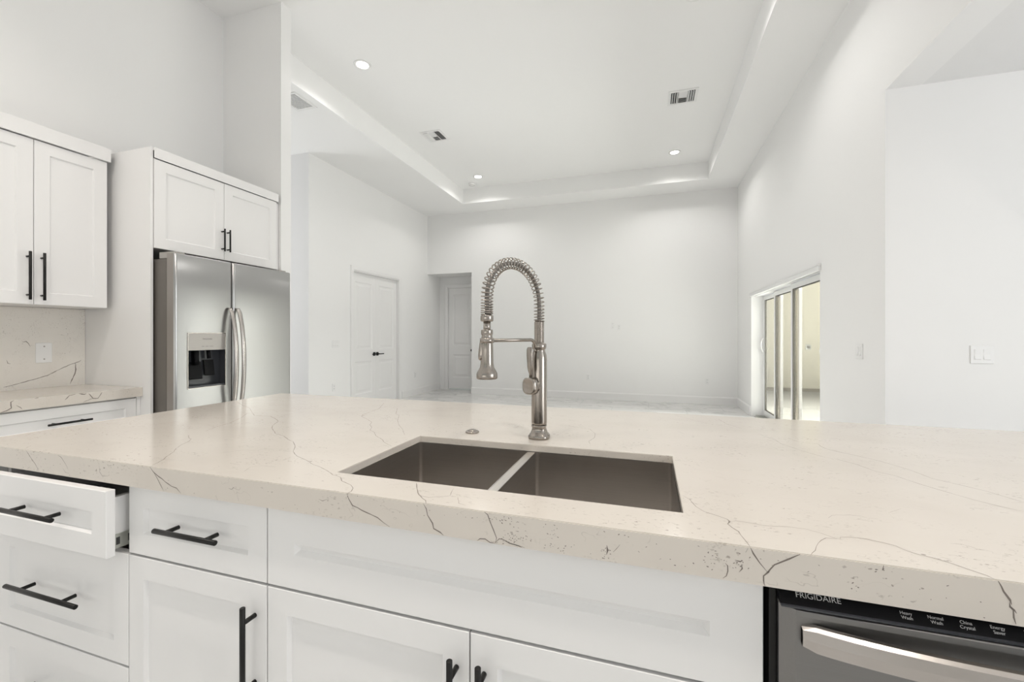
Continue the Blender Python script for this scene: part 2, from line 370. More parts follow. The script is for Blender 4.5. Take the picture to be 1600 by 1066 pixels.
kn = MB(); kn.T = Matrix.Translation((ND1 - ND0 - .066, 0, .905)) @ Matrix.Rotation(PI / 2, 4, 'X'); kn.lathe([(.030, 0), (.030, .008), (.010, .010), (.010, .035), (.025, .045), (.027, .058), (.018, .068), (.0, .070)], 24, cap=False); kn.build('door_handle', M['black'], lf)

# ---- sliding glass door (three panels, each one track further in)
sd = door_empty('door_3', (XR, S0, 0), 0)
fw_ = S1 - S0
fr_ = MB()
fr_.box(0.045, 0.2, 0, fw_, SH - .035, SH); fr_.box(0.155, 0.2, fw_ - .03, fw_, 0, SH - .035); fr_.box(0.055, 0.2, 0, .02, 0, SH - .035)
fr_.build('door_frame', M['vinyl'], sd, bevel=.002)
hd = MB(); hd.box(-.022, 0.0, -.03, fw_ + .03, SH - .035, SH + .03); hd.box(-.030, -.0, -.035, fw_ + .035, SH + .012, SH + .028)
hd.build('head_trim', M['vinyl'], sd, bevel=.003)
tk = MB(); tk.box(0.04, 0.2, .02, fw_ - .03, 0, .012)
for tx in (.062, .085, .112, .135, .162, .185): tk.box(tx, tx + .006, .02, fw_ - .03, .012, .03)
tk.build('track', M['zinc'], sd)
def slide_panel(x, y0, y1, pull):
    e_ = MB(); st = .055; t_ = .032; H0, H1 = .03, SH - .04
    e_.box(x, x + t_, y0, y0 + st, H0, H1); e_.box(x, x + t_, y1 - st, y1, H0, H1)
    e_.box(x, x + t_, y0 + st, y1 - st, H0, H0 + .085); e_.box(x, x + t_, y0 + st, y1 - st, H1 - .06, H1)
    p_ = e_.build('sliding_panel', M['vinyl'], sd, bevel=.002)
    gk = MB(); a, b_ = y0 + st, y1 - st; zz0, zz1 = H0 + .085, H1 - .06; q = .008
    for xx in (x + .004, x + t_ - .010): 
        gk.box(xx, xx + .006, a, a + q, zz0, zz1); gk.box(xx, xx + .006, b_ - q, b_, zz0, zz1)
        gk.box(xx, xx + .006, a + q, b_ - q, zz0, zz0 + q); gk.box(xx, xx + .006, a + q, b_ - q, zz1 - q, zz1)
    gk.build('gasket', M['gasket'], p_)
    boxes((x + .013, x + .019, a, b_, zz0, zz1)).build('pane', M['glass'], p_)
    if pull is not None:
        h_ = MB(); zc = 1.11; yy = y0 + .03 if pull < 0 else y1 - .03
        pts = [(x - .0, yy, zc - .10)] + [(x - .045 * math.sin(PI * (k_ + .5) / 9) ** .6, yy + (-.012) * math.sin(PI * k_ / 8), zc - .10 + .2 * k_ / 8) for k_ in range(9)] + [(x - .0, yy, zc + .10)]
        h_.tube(pts, .010, 10); h_.build('pull_handle', M['white_plastic'], p_)
slide_panel(.163, 1.90, fw_ - .03, 1)
slide_panel(.113, 0.98, 2.00, None)
slide_panel(.063, 0.02, 1.09, -1)

# ---- patio outside the sliding door
struct('floor_patio', boxes((XR + .2, 9.0, 3.65, 11.2, -.12, 0.0)), M['patio'])
struct('wall_patio', boxes((XR + .2, 9.0, 11.2, 11.35, 0, 3.3)), M['cream'])
struct('baseboard_patio', boxes((XR + .2, 9.0, 11.17, 11.2, 0, .07)), M['tan'])
oc = thing('outdoor_lever_plate', 'small grey metal door lever plate on the cream wall outside the sliding door', 'cover', (3.425, 11.2, 1.0))  # square plate taken for door hardware; the door itself is left out
boxes((-.05, .05, -.02, 0, -.06, .06)).build('plate', M['zinc'], oc, bevel=.004)
boxes((-.025, .03, -.035, -.02, -.03, .03)).build('lever_boss', M['fridge_side'], oc, bevel=.004)

# ---- wall plates
def wall_plate(name, label, loc, rotz, w, h, kind, n=1, group=None):
    """plate faces local -y"""
    t_ = thing(name, label, {'switch': 'switch', 'outlet': 'outlet', 'blank': 'cover plate'}[kind], loc, rotz, group)
    boxes((-w / 2, w / 2, -.006, 0, -h / 2, h / 2)).build('plate', M['white_plastic'], t_, bevel=.0025)
    if kind == 'switch':
        for i in range(n):
            cx = (i - (n - 1) / 2) * .046
            m = MB(); m.prism([(-.006, -.033), (-.0115, -.030), (-.0065, 0.0), (-.0085, .033), (-.006, .033)], 'x', cx - .0165, cx + .0165)
            m.build('rocker', M['white_plastic'], t_)
    if kind == 'outlet':
        for dz in (-.02, .02):
            m = MB(); m.box(-.016, .016, -.0085, -.006, dz - .014, dz + .014); m.mi = 1
            m.box(-.0075, -.005, -.0088, -.0083, dz - .003, dz + .007); m.box(.005, .0075, -.0088, -.0083, dz - .003, dz + .006); m.box(-.002, .002, -.0088, -.0083, dz - .010, dz - .006)
            m.build('receptacle', [M['white_plastic'], M['slot']], t_)
    if kind == 'blank':
        for dz in (-.32 * h, .32 * h):
            m = MB(); m.T = Matrix.Translation((0, 0, dz)) @ Matrix.Rotation(PI / 2, 4, 'X'); m.lathe([(.0045, .005), (.0045, .0072), (.002, .0076)], 12); m.build('screw', M['grey'], t_)
    return t_
R90 = PI / 2
wall_plate('cover_plate', 'blank white cover plate with two screws on the quartz backsplash', (XK + .013, 1.741, 1.143), R90, .080, .130, 'blank')
wall_plate('light_switch', 'white triple rocker switch on the left wall beside the double doors', (XL, 5.60, 1.127), R90, .163, .115, 'switch', 3)
wall_plate('wall_outlet', 'white outlet low on the left wall, nearer side of the double doors', (XL, 5.56, .443), R90, .072, .116, 'outlet', 1, 'outlets in the living room')
wall_plate('wall_outlet', 'white outlet low on the left wall between the double doors and the niche', (XL, 8.03, .425), R90, .072, .116, 'outlet', 1, 'outlets in the living room')
wall_plate('wall_outlet', 'white outlet low on the far wall, just right of the faucet', (-1.14, YF, .437), 0, .072, .116, 'outlet', 1, 'outlets in the living room')
wall_plate('wall_outlet', 'white outlet low on the far wall near its right corner', (1.026, YF, .425), 0, .072, .116, 'outlet', 1, 'outlets in the living room')
wall_plate('wall_outlet', 'white outlet at eye height in the middle of the far wall', (-.545, YF, 1.425), 0, .072, .116, 'outlet', 1, 'outlets in the living room')
wall_plate('cover_plate', 'white cover plate high on the far wall beside an outlet', (-.665, YF, 1.455), 0, .072, .116, 'blank')
wall_plate('light_switch', 'white double rocker switch on the right wall near the sliding door', (XR, 3.905, 1.137), -R90, .118, .116, 'switch', 2)
wall_plate('light_switch', 'large white double rocker switch on the bright nook wall at far right', (2.037, 3.53, 1.134), 0, .118, .116, 'switch', 2)

# ---- ceiling fixtures
def downlight(x, y, label, power, z=CEIL):
    t_ = thing('recessed_light', label, 'ceiling light', (x, y, z), 0, 'recessed ceiling lights')
    m = MB(); m.lathe([(.070, -.0005), (.092, -.0005), (.090, -.007), (.072, -.010), (.062, -.002)], 40, cap=False); m.build('trim_ring', M['white_plastic'], t_)
    m = MB(); m.lathe([(.070, -.0005), (.070, -.003), (.0, -.0045)], 40, cap=False); m.build('lens', M['lamp'], t_)
    d = bpy.data.lights.new('can_light', 'SPOT'); d.energy = power; d.spot_size = math.radians(150 if y > 2 else 142); d.spot_blend = .6; d.shadow_soft_size = .06; d.color = (1.0, .975, .945) if y > 2 else (1.0, .925, .85)
    o = bpy.data.objects.new('can_light', d); COL.objects.link(o); o.parent = t_; o.location = (0, 0, -.015)
downlight(-2.99, 3.97, 'glowing recessed ceiling light, nearest of those in view, left side of the tray', P_CAN)
downlight(-3.03, 7.41, 'glowing recessed ceiling light at the far left of the tray', P_CAN)
downlight(.403, 7.40, 'glowing recessed ceiling light at the far right of the tray', P_CAN)
downlight(.39, 4.02, 'glowing recessed ceiling light at the near right of the tray', P_CAN)
for x_ in (-2.2, -.8, .6):
    downlight(x_, 0.3, 'glowing recessed ceiling light above the kitchen island', P_CANK)
sm = thing('smoke_detector', 'round white smoke detector at the far left corner of the tray ceiling', 'smoke detector', (-3.286, 7.72, CEIL))
m = MB(); m.lathe([(.068, 0), (.070, -.012), (.062, -.030), (.045, -.036), (0, -.037)], 32, cap=False); m.build('housing', M['white_plastic'], sm)
m = MB(); m.lathe([(.05, -.0345), (.052, -.037), (.048, -.0375)], 32, cap=False); m.build('vent_ring', M['grey'], sm)
def ceiling_vent(x, y, w, d, label, z=CEIL, rotz=0, plain=False):
    """supply register: two banks of side louvres and a middle bank"""
    t_ = thing('ceiling_vent', label, 'vent', (x, y, z), rotz, 'ceiling vents')
    m = MB(); b_ = .035
    for q in ((-w/2, w/2, -d/2, -d/2 + b_), (-w/2, w/2, d/2 - b_, d/2), (-w/2, -w/2 + b_, -d/2 + b_, d/2 - b_), (w/2 - b_, w/2, -d/2 + b_, d/2 - b_)):
        m.box(*q, -.008, 0)
    m.build('frame', M['white_plastic'], t_, bevel=.002)
    boxes((-w/2 + b_, w/2 - b_, -d/2 + b_, d/2 - b_, -.002, -.0005)).build('duct', M['slot'], t_)
    iw, idp = w - 2 * b_, d - 2 * b_
    def blade(cx, cy, lx, ly, tilt, axis):
        mm = MB(); mm.T = Matrix.Translation((cx, cy, -.010)) @ Matrix.Rotation(tilt, 4, axis); mm.box(-lx/2, lx/2, -ly/2, ly/2, -.0008, .0008)
        mm.build('louvre', M['white_plastic'], t_)
    if plain:
        k_ = 12
        for i in range(k_): blade(0, -idp/2 + idp * (i + .5) / k_, iw, idp / k_ * 1.0, .22, 'X')
        return
    for s_ in (-1, 1):
        for i in range(3): blade(s_ * (iw/2 - .018 - i * .026), 0, .020, idp, s_ * .9, 'Y')
        boxes((s_ * (iw/2 - .085) - .003, s_ * (iw/2 - .085) + .003, -idp/2, idp/2, -.009, -.002)).build('divider', M['white_plastic'], t_)
    mw = iw - .18
    for i in range(10): blade(0, -idp/2 + idp * (i + .5) / 10, mw, idp / 10 * (.75 if i < 5 else 1.0), -.8 if i < 5 else .6, 'X')
ceiling_vent(-3.03, 5.71, .33, .33, 'square white ceiling vent on the left of the tray ceiling')
ceiling_vent(.405, 5.71, .345, .33, 'square white ceiling vent on the right of the tray ceiling')
ceiling_vent(-3.83, 3.905, .28, .34, 'white ceiling vent with fine louvres on the lowered left border', SOF, 0, True)
# courses of the grey veins: t island top (x,y), f its front edge (x,z), c left worktop edge, b backsplash (y,z); width in mm
VEINS = [
     ('t', 1.3, [(-1.2385, 0.7792), (-1.2534, 0.8041), (-1.2708, 0.8297), (-1.2959, 0.8545), (-1.3264, 0.8939), (-1.3585, 0.921), (-1.3893, 0.959), (-1.4098, 0.9949), (-1.4368, 1.0222), (-1.4527, 1.0264), (-1.4933, 1.0517), (-1.4966, 1.0605)]),
     ('t', 0.9, [(-1.7827, 0.778), (-1.806, 0.7938), (-1.82, 0.8085)]),
     ('t', 0.8, [(-2.0408, 0.8672), (-2.0206, 0.8834), (-2.0482, 0.9148)]),
     ('t', 1.0, [(-1.5029, 1.1161), (-1.5339, 1.1777), (-1.5557, 1.2565), (-1.6099, 1.3488), (-1.6789, 1.4345), (-1.6494, 1.4374), (-1.7863, 1.5397), (-1.8816, 1.5867), (-2.0488, 1.6835)]),
     ('t', 1.5, [(-1.6494, 1.4374), (-1.5992, 1.403), (-1.5246, 1.4116), (-1.4598, 1.3765), (-1.4039, 1.3391), (-1.3585, 1.2693), (-1.3139, 1.2249), (-1.2325, 1.1649), (-1.186, 1.1498), (-1.1152, 1.1067), (-1.0899, 1.0971), (-1.0338, 1.0481), (-0.9935, 1.0001), (-0.9462, 0.9661), (-0.8936, 0.9437), (-0.8414, 0.9152), (-0.8077, 0.9029), (-0.7679, 0.8827), (-0.7348, 0.8621), (-0.7052, 0.8537), (-0.6837, 0.832), (-0.6467, 0.8168), (-0.6282, 0.8012), (-0.6187, 0.7836), (-0.6194, 0.7707)]),
     ('t', 0.6, [(-1.4631, 1.3956), (-1.4883, 1.4633), (-1.4808, 1.4977)]),
     ('t', 1.3, [(-1.2746, 1.8638), (-1.1967, 1.7094), (-1.175, 1.5633), (-1.1521, 1.5244), (-1.1043, 1.49), (-1.0369, 1.435), (-1.0141, 1.3915), (-0.9789, 1.3548), (-0.9589, 1.3158), (-0.9185, 1.2857), (-0.8849, 1.2458), (-0.8321, 1.2061), (-0.8062, 1.1789), (-0.7511, 1.1384)]),
     ('t', 0.6, [(-0.9231, 1.2884), (-0.8747, 1.279), (-0.8007, 1.2826)]),
     ('t', 1.1, [(-1.1242, 1.751), (-1.0481, 1.6196), (-1.0177, 1.5979), (-0.9624, 1.499), (-0.9092, 1.425), (-0.8523, 1.3609), (-0.7966, 1.2839)]),
     ('t', 0.6, [(-1.1844, 0.9248), (-1.161, 0.954), (-1.1375, 0.9719), (-1.1034, 0.9723)]),
     ('t', 0.6, [(-0.9629, 0.812), (-0.9815, 0.8497), (-0.9688, 0.8652), (-0.9183, 0.8699)]),
     ('t', 1.8, [(-0.5109, 0.8735), (-0.49, 0.8411), (-0.4686, 0.8118), (-0.4504, 0.7949), (-0.4381, 0.7864), (-0.4287, 0.771)]),
     ('t', 1.0, [(-0.466, 0.8072), (-0.4401, 0.8034), (-0.4048, 0.8222), (-0.4021, 0.8276), (-0.414, 0.8696)]),
     ('t', 0.8, [(-0.3842, 0.8257), (-0.3662, 0.7931), (-0.3486, 0.7884)]),
     ('t', 1.2, [(0.0687, 0.9794), (0.082, 0.9574), (0.0906, 0.9205), (0.1024, 0.9009), (0.1231, 0.8877), (0.1388, 0.8761), (0.1413, 0.8689), (0.1368, 0.8546)]),
     ('t', 1.5, [(0.1403, 0.8731), (0.142, 0.8656), (0.1363, 0.8544), (0.1416, 0.8399), (0.149, 0.8276), (0.1518, 0.803), (0.1562, 0.7715)]),
     ('t', 0.9, [(0.141, 0.8653), (0.1533, 0.8735), (0.1764, 0.8714), (0.1947, 0.8669), (0.2141, 0.869), (0.2342, 0.8744), (0.2618, 0.8743), (0.2819, 0.8638), (0.2979, 0.8497), (0.3051, 0.8462)]),
     ('t', 1.0, [(0.3051, 0.8462), (0.3088, 0.8563), (0.3262, 0.8618), (0.3535, 0.8629)]),
     ('t', 1.0, [(0.3024, 0.848), (0.2844, 0.8454), (0.2735, 0.833), (0.2583, 0.8069), (0.2515, 0.7906), (0.2386, 0.7702)]),
     ('t', 1.2, [(0.335, 0.8613), (0.3454, 0.861), (0.3678, 0.8545), (0.3809, 0.848), (0.3868, 0.8363), (0.3972, 0.8262), (0.4141, 0.8197), (0.4304, 0.8086), (0.4415, 0.7965), (0.4573, 0.7818), (0.4619, 0.7698)]),
     ('t', 1.2, [(0.5036, 1.55), (0.5102, 1.5098), (0.5512, 1.4646), (0.5996, 1.4077), (0.6286, 1.3435), (0.6461, 1.2705), (0.6767, 1.2392), (0.7049, 1.206), (0.7294, 1.1476)]),
     ('t', 1.3, [(0.4906, 1.3983), (0.5256, 1.3515), (0.5441, 1.2961), (0.5721, 1.2712), (0.5931, 1.2169), (0.6198, 1.1709), (0.6412, 1.1359), (0.6658, 1.1088), (0.6912, 1.0875)]),
     ('t', 1.0, [(0.2711, 1.9204), (0.2883, 1.8196), (0.328, 1.7488)]),
     ('t', 1.0, [(0.3616, 1.6736), (0.3762, 1.6347), (0.3951, 1.5887), (0.3973, 1.5408), (0.4211, 1.489), (0.4439, 1.4444), (0.4719, 1.4054), (0.4924, 1.395)]),
     ('t', 0.9, [(0.4439, 1.6079), (0.4643, 1.5792), (0.4922, 1.5678), (0.5087, 1.5764), (0.5052, 1.5393), (0.5102, 1.5098), (0.5401, 1.4681)]),
     ('t', 0.6, [(0.1022, 1.9709), (0.1652, 1.8726), (0.2272, 1.8001), (0.328, 1.7488)]),
     ('t', 0.6, [(0.4383, 1.0005), (0.4589, 1.0197), (0.4736, 1.0341)]),
     ('t', 0.9, [(0.3191, 0.9384), (0.3311, 0.9553), (0.3399, 0.9599), (0.3642, 0.9677), (0.3823, 0.9674), (0.3879, 0.9615)]),
     ('t', 0.9, [(0.4698, 0.8851), (0.4863, 0.8873), (0.495, 0.8807), (0.4985, 0.8727), (0.5071, 0.8736)]),
     ('t', 1.0, [(-0.329, 1.6102), (-0.2571, 1.5898), (-0.2023, 1.5684), (-0.1761, 1.502), (-0.1715, 1.4447), (-0.1834, 1.3899), (-0.173, 1.3472)]),
     ('t', 0.9, [(0.0974, 1.6311), (0.1179, 1.5918)]),
     ('t', 0.7, [(-0.1254, 1.6951), (-0.1003, 1.6782)]),
     ('f', 1.3, [(-1.7663, 0.913), (-1.7432, 0.8938), (-1.7215, 0.8768), (-1.7032, 0.856)]),
     ('f', 1.6, [(-1.2349, 0.9128), (-1.2215, 0.9008), (-1.2026, 0.8911), (-1.1792, 0.8803), (-1.1562, 0.8713), (-1.1379, 0.8684), (-1.1221, 0.8562)]),
     ('f', 1.1, [(-1.2215, 0.9008), (-1.2026, 0.8795), (-1.1839, 0.8552)]),
     ('f', 0.9, [(-1.5935, 0.8775), (-1.5819, 0.8658), (-1.5648, 0.8639)]),
     ('f', 1.0, [(-1.6167, 0.9121), (-1.5992, 0.9062), (-1.5762, 0.8846), (-1.5677, 0.8727)]),
     ('f', 1.0, [(-1.4354, 0.8976), (-1.4327, 0.8803), (-1.4221, 0.8708), (-1.3985, 0.8732)]),
     ('f', 1.0, [(-0.9632, 0.8873), (-0.953, 0.8853), (-0.9468, 0.8906), (-0.9408, 0.8882)]),
     ('f', 0.8, [(-0.9367, 0.8795), (-0.9307, 0.8603)]),
     ('f', 0.8, [(-1.0047, 0.8656), (-0.9984, 0.855)]),
     ('f', 1.0, [(-0.6967, 0.892), (-0.6863, 0.889), (-0.6725, 0.8948)]),
     ('f', 1.5, [(-0.6219, 0.913), (-0.6169, 0.9013), (-0.6071, 0.8886), (-0.5826, 0.8807), (-0.5443, 0.8706), (-0.5147, 0.855)]),
     ('f', 1.0, [(-0.612, 0.8922), (-0.6005, 0.8771)]),
     ('f', 2.0, [(-0.4357, 0.913), (-0.4292, 0.9036), (-0.4263, 0.891), (-0.4148, 0.8757), (-0.4125, 0.8657), (-0.3976, 0.86), (-0.3905, 0.855)]),
     ('f', 1.5, [(-0.3027, 0.9125), (-0.296, 0.9083), (-0.2908, 0.8947), (-0.2777, 0.8657), (-0.2803, 0.8555)]),
     ('f', 1.5, [(-0.2803, 0.8555), (-0.2908, 0.8552), (-0.3013, 0.8606), (-0.312, 0.8595), (-0.3179, 0.855)]),
     ('f', 1.5, [(-0.2803, 0.8567), (-0.2724, 0.8652), (-0.2647, 0.8651), (-0.2518, 0.8597), (-0.2214, 0.8557)]),
     ('f', 1.5, [(-0.2467, 0.8592), (-0.2365, 0.8578), (-0.2277, 0.8553)]),
     ('f', 2.2, [(-0.0705, 0.883), (-0.0687, 0.8742), (-0.0709, 0.8659)]),
     ('f', 1.2, [(-0.0594, 0.8723), (-0.0539, 0.8787), (-0.0473, 0.8876)]),
     ('f', 1.7, [(0.1565, 0.913), (0.1608, 0.9037), (0.1702, 0.8898), (0.1812, 0.8769)]),
     ('f', 1.9, [(0.2258, 0.9129), (0.2103, 0.9029), (0.1904, 0.8906), (0.1846, 0.8826), (0.1812, 0.8769), (0.1753, 0.8705), (0.1753, 0.8628), (0.1765, 0.855)]),
     ('f', 1.7, [(0.1197, 0.8817), (0.1233, 0.8783), (0.1236, 0.8695), (0.1215, 0.8613), (0.1162, 0.8565)]),
     ('f', 1.5, [(0.1435, 0.8836), (0.1447, 0.877), (0.14, 0.8703)]),
     ('f', 1.5, [(0.1339, 0.8894), (0.1418, 0.8878), (0.1452, 0.8903)]),
     ('f', 1.5, [(0.1496, 0.9039), (0.1531, 0.9113)]),
     ('f', 2.0, [(0.4639, 0.9126), (0.4673, 0.9057), (0.4696, 0.8993), (0.4765, 0.8886), (0.4782, 0.8822)]),
     ('f', 2.0, [(0.476, 0.8855), (0.4765, 0.8789), (0.48, 0.8751), (0.4805, 0.8648), (0.4828, 0.8563)]),
     ('f', 1.6, [(0.4765, 0.8804), (0.4811, 0.8753), (0.4834, 0.8713)]),
     ('f', 1.5, [(0.3328, 0.913), (0.3317, 0.9056), (0.3341, 0.9092)]),
     ('c', 3.5, [(1.5618, 0.8847), (1.581, 0.907), (1.6006, 0.9107), (1.6105, 0.9126)]),
     ('c', 4.5, [(1.6255, 0.913), (1.6508, 0.9055), (1.6611, 0.9093)]),
     ('c', 3, [(1.6715, 0.908), (1.6924, 0.8758), (1.7164, 0.8725), (1.7381, 0.9094)]),
     ('c', 2, [(1.6457, 0.8599), (1.6819, 0.8741), (1.6924, 0.8739)]),
     ('c', 3, [(1.3034, 0.855), (1.3269, 0.8617), (1.3448, 0.873), (1.3428, 0.9046), (1.3549, 0.913)]),
     ('c', 4, [(1.363, 0.8844), (1.3794, 0.8703), (1.3857, 0.8606)]),
     ('c', 3, [(1.4344, 0.9118), (1.4453, 0.913), (1.4518, 0.913)]),
     ('b', 3, [(1.557, 0.9367), (1.6186, 0.9515), (1.7137, 0.978), (1.7609, 0.9922), (1.8098, 1.0221), (1.8775, 1.0578), (1.9243, 1.0737), (1.9362, 1.0844)]),
     ('b', 4.5, [(1.9036, 1.0674), (1.9066, 1.0222), (1.9007, 0.9889), (1.8862, 0.9528), (1.8763, 0.9225)]),
     ('b', 4, [(1.6405, 1.2138), (1.6579, 1.2184), (1.6678, 1.2064), (1.6779, 1.1854)]),
     ('b', 3, [(1.8264, 1.2624), (1.8461, 1.2551)]),
     ('b', 3, [(1.571, 1.1041), (1.5757, 1.0837), (1.5875, 1.0796)]),
]
# fleck clusters on the island front edge: x, z, spread x, spread z, count
FLECKS = [(-0.2595, 0.9037, 0.0179, 0.0049, 22), (-0.2315, 0.876, 0.015, 0.0072, 22), (-0.2467, 0.8653, 0.0177, 0.0061, 14), (-0.1723, 0.8915, 0.0108, 0.0083, 12), (-0.1699, 0.8647, 0.0191, 0.0047, 16), (-0.0716, 0.8715, 0.0044, 0.0068, 14), (-0.0705, 0.8569, 0.0155, 0.0034, 12), (-0.03, 0.9002, 0.0266, 0.0045, 6), (0.0976, 0.8911, 0.0096, 0.0085, 14), (0.1356, 0.8846, 0.0093, 0.0083, 14), (0.0482, 0.8704, 0.0299, 0.0065, 8), (-0.3806, 0.9032, 0.0819, 0.0128, 8), (-0.5131, 0.9, 0.0751, 0.0134, 8), (-0.5923, 0.911, 0.048, 0.0082, 6), (-0.7462, 0.8719, 0.053, 0.0115, 6), (-1.4221, 0.8691, 0.0367, 0.014, 12), (-1.5877, 0.8707, 0.1119, 0.0146, 10), (-1.737, 0.8811, 0.0909, 0.0133, 8), (-1.1979, 0.8586, 0.069, 0.0132, 8), (0.2966, 0.8796, 0.0048, 0.0039, 6), (0.3245, 0.9103, 0.0047, 0.0038, 6), (0.2255, 0.8991, 0.034, 0.012, 6), (0.3782, 0.8772, 0.0367, 0.0112, 6)]
# ------------------------------------------------------------------ kitchen units
def shaker(w, h, t=.020, rail=.058, ch=.006, rec=.0095, bev=.0015):
    """shaker front, x 0..w, z 0..h, face at y=0 looking to -y"""
    m = MB()
    def ring(i, y): return [(i, y, i), (w - i, y, i), (w - i, y, h - i), (i, y, h - i)]
    m.loops([ring(0, t), ring(0, bev), ring(bev, 0), ring(rail, 0), ring(rail + ch, rec)], cap0=True, cap1=True)
    return m
def bar_handle(parent, cx, cz, length, span, vertical=False, r=.0062, off=.034):
    m = MB()
    ax = (lambda a: (cx, -off, cz + a)) if vertical else (lambda a: (cx + a, -off, cz))
    m.tube([ax(-length/2), ax(-length/2 + .0008), ax(length/2 - .0008), ax(length/2)], [r * .85, r, r, r * .85], 20)
    for s_ in (-1, 1):
        p = ax(s_ * span / 2); m.tube([(p[0], .001, p[2]), (p[0], -off, p[2])], .0054, 14)
    return m.build('handle', M['black'], parent)
def carcass(parent, w, h, d, z0, front_y=.021, t=.018, top=False):
    """open-fronted box of panels behind the fronts"""
    m = MB()
    m.box(0.001, t, front_y, d, z0, z0 + h); m.box(w - t, w - .001, front_y, d, z0, z0 + h)
    m.box(t, w - t, front_y, d, z0, z0 + t); m.box(t, w - t, d - t, d, z0 + t, z0 + h)
    m.box(t, w - t, front_y, front_y + .08, z0 + h - t, z0 + h)
    if top: m.box(t, w - t, front_y + .08, d - t, z0 + h - t, z0 + h)
    return m.build('cabinet_box', M['carcass'], parent)
def toe_kick(parent, w, d): return boxes((0.0, w, .075, .093, 0, .098), (0, .018, .093, d, 0, .098), (w - .018, w, .093, d, 0, .098)).build('toe_kick', M['cabinet'], parent)
FY, G = .793, .0015        # front plane of the island doors, half gap
def front(parent, name, x0, x1, z0, z1, y=0, **kw):
    return shaker(x1 - x0 - 2 * G, z1 - z0 - 2 * G, **kw).build(name, M['cabinet'], parent, loc=(x0 + G, y, z0 + G))
CB = .8535                 # underside of the mitred worktop edge
# drawer unit with its top drawer pulled out
XA, XB, XC, XD = -1.955, -1.351, -.866, .181
t1 = thing('drawer_cabinet', 'white three-drawer island cabinet with its top drawer left pulled open', 'cabinet', (XA, FY, 0))
w = XB - XA; carcass(t1, w, CB - .1 - .001, .60, .1); toe_kick(t1, w, .60)
dr = front(t1, 'drawer', 0, w, .662, .842, y=-.050)
dr.location.z += .005
bar_handle(dr, .327, .095, .235, .160)
bx = MB(); bx.box(.022, .036, .0205, .45, .024, .148); bx.box(w - .039, w - .025, .0205, .45, .024, .148); bx.box(.036, w - .039, .44, .45, .024, .148); bx.box(.036, w - .039, .0205, .44, .024, .034)
bx.build('drawer_box', M['cabinet'], dr)
boxes((.0175, .0215, .024, .44, .010, .048)).build('slide', M['zinc'], dr)
so = boxes((w - .0245, w - .0205, .024, .44, .010, .048)).build('slide', M['zinc'], dr)
for yy in (.032, .060, .095): boxes((w - .0206, w - .0203, yy, yy + .009, .020, .040)).build('slide_hole', M['slot'], so)
dr = front(t1, 'drawer', 0, w, .350, .659); bar_handle(dr, .280, .152, .330, .192)
dr = front(t1, 'drawer', 0, w, .100, .347); bar_handle(dr, .280, .100, .330, .192)
# narrow unit: drawer over door
t2 = thing('base_cabinet', 'narrow white island cabinet with one drawer above a single door', 'cabinet', (XB, FY, 0))
w = XC - XB; carcass(t2, w, CB - .1 - .001, .60, .1); toe_kick(t2, w, .60)
dr = front(t2, 'drawer', 0, w, .662, CB - .002); bar_handle(dr, .256, .094, .212, .135)
do = front(t2, 'door', 0, w, .100, .659); bar_handle(do, w - .038, .400, .235, .160, True)
# sink unit: false front over two doors
t3 = thing('sink_cabinet', 'wide white cabinet under the sink with a long false panel over two doors', 'cabinet', (XC, FY, 0))
w = XD - XC
m = MB(); m.box(.001, .018, .021, .6, .1, CB - .001); m.box(w - .018, w - .001, .021, .6, .1, CB - .001); m.box(.018, w - .018, .021, .6, .1, .118); m.box(.018, w - .018, .582, .6, .118, CB - .001)
m.build('cabinet_box', M['carcass'], t3); toe_kick(t3, w, .60)
front(t3, 'false_front', 0, w, .662, CB - .002, rail=.080, ch=.010)
for i in range(2):
    a = 0 if i == 0 else w / 2; do = front(t3, 'door', a, a + w / 2, .100, .659)
    bar_handle(do, (w / 2 - .030) if i == 0 else .030, .400, .235, .160, True)
tag(boxes((XA - .12, XA, FY, FY + .62, 0, CB - .001)).build('end_panel', M['cabinet'], bevel=.002), 'white end panel closing the left end of the island', 'panel')
bk = MB(); bk.box(XA, .80, FY + .601, FY + .625, 0, CB - .001)
tag(bk.build('back_panel', M['cabinet'], bevel=.002), 'white panel across the back of the island behind its cabinets', 'panel')
t4 = thing('base_cabinet', 'white island cabinet at the right end of the island beyond the dishwasher', 'cabinet', (.80, FY, 0))
carcass(t4, .42, CB - .1 - .001, .60, .1); toe_kick(t4, .42, .60)
do = front(t4, 'door', 0, .42, .100, CB - .002); bar_handle(do, .04, .58, .235, .160, True)

# ---- dishwasher
XW = .183
dw = thing('dishwasher', 'stainless steel dishwasher with a curved bar handle under the island worktop', 'dishwasher', (XW + .003, FY, 0))
w = .600
boxes((.004, w - .004, .030, .57, .10, .850)).build('tub', M['black'], dw)
for a_ in (.002, w - .012): boxes((a_, a_ + .010, .002, .03, .10, .850)).build('gasket', M['black'], dw)
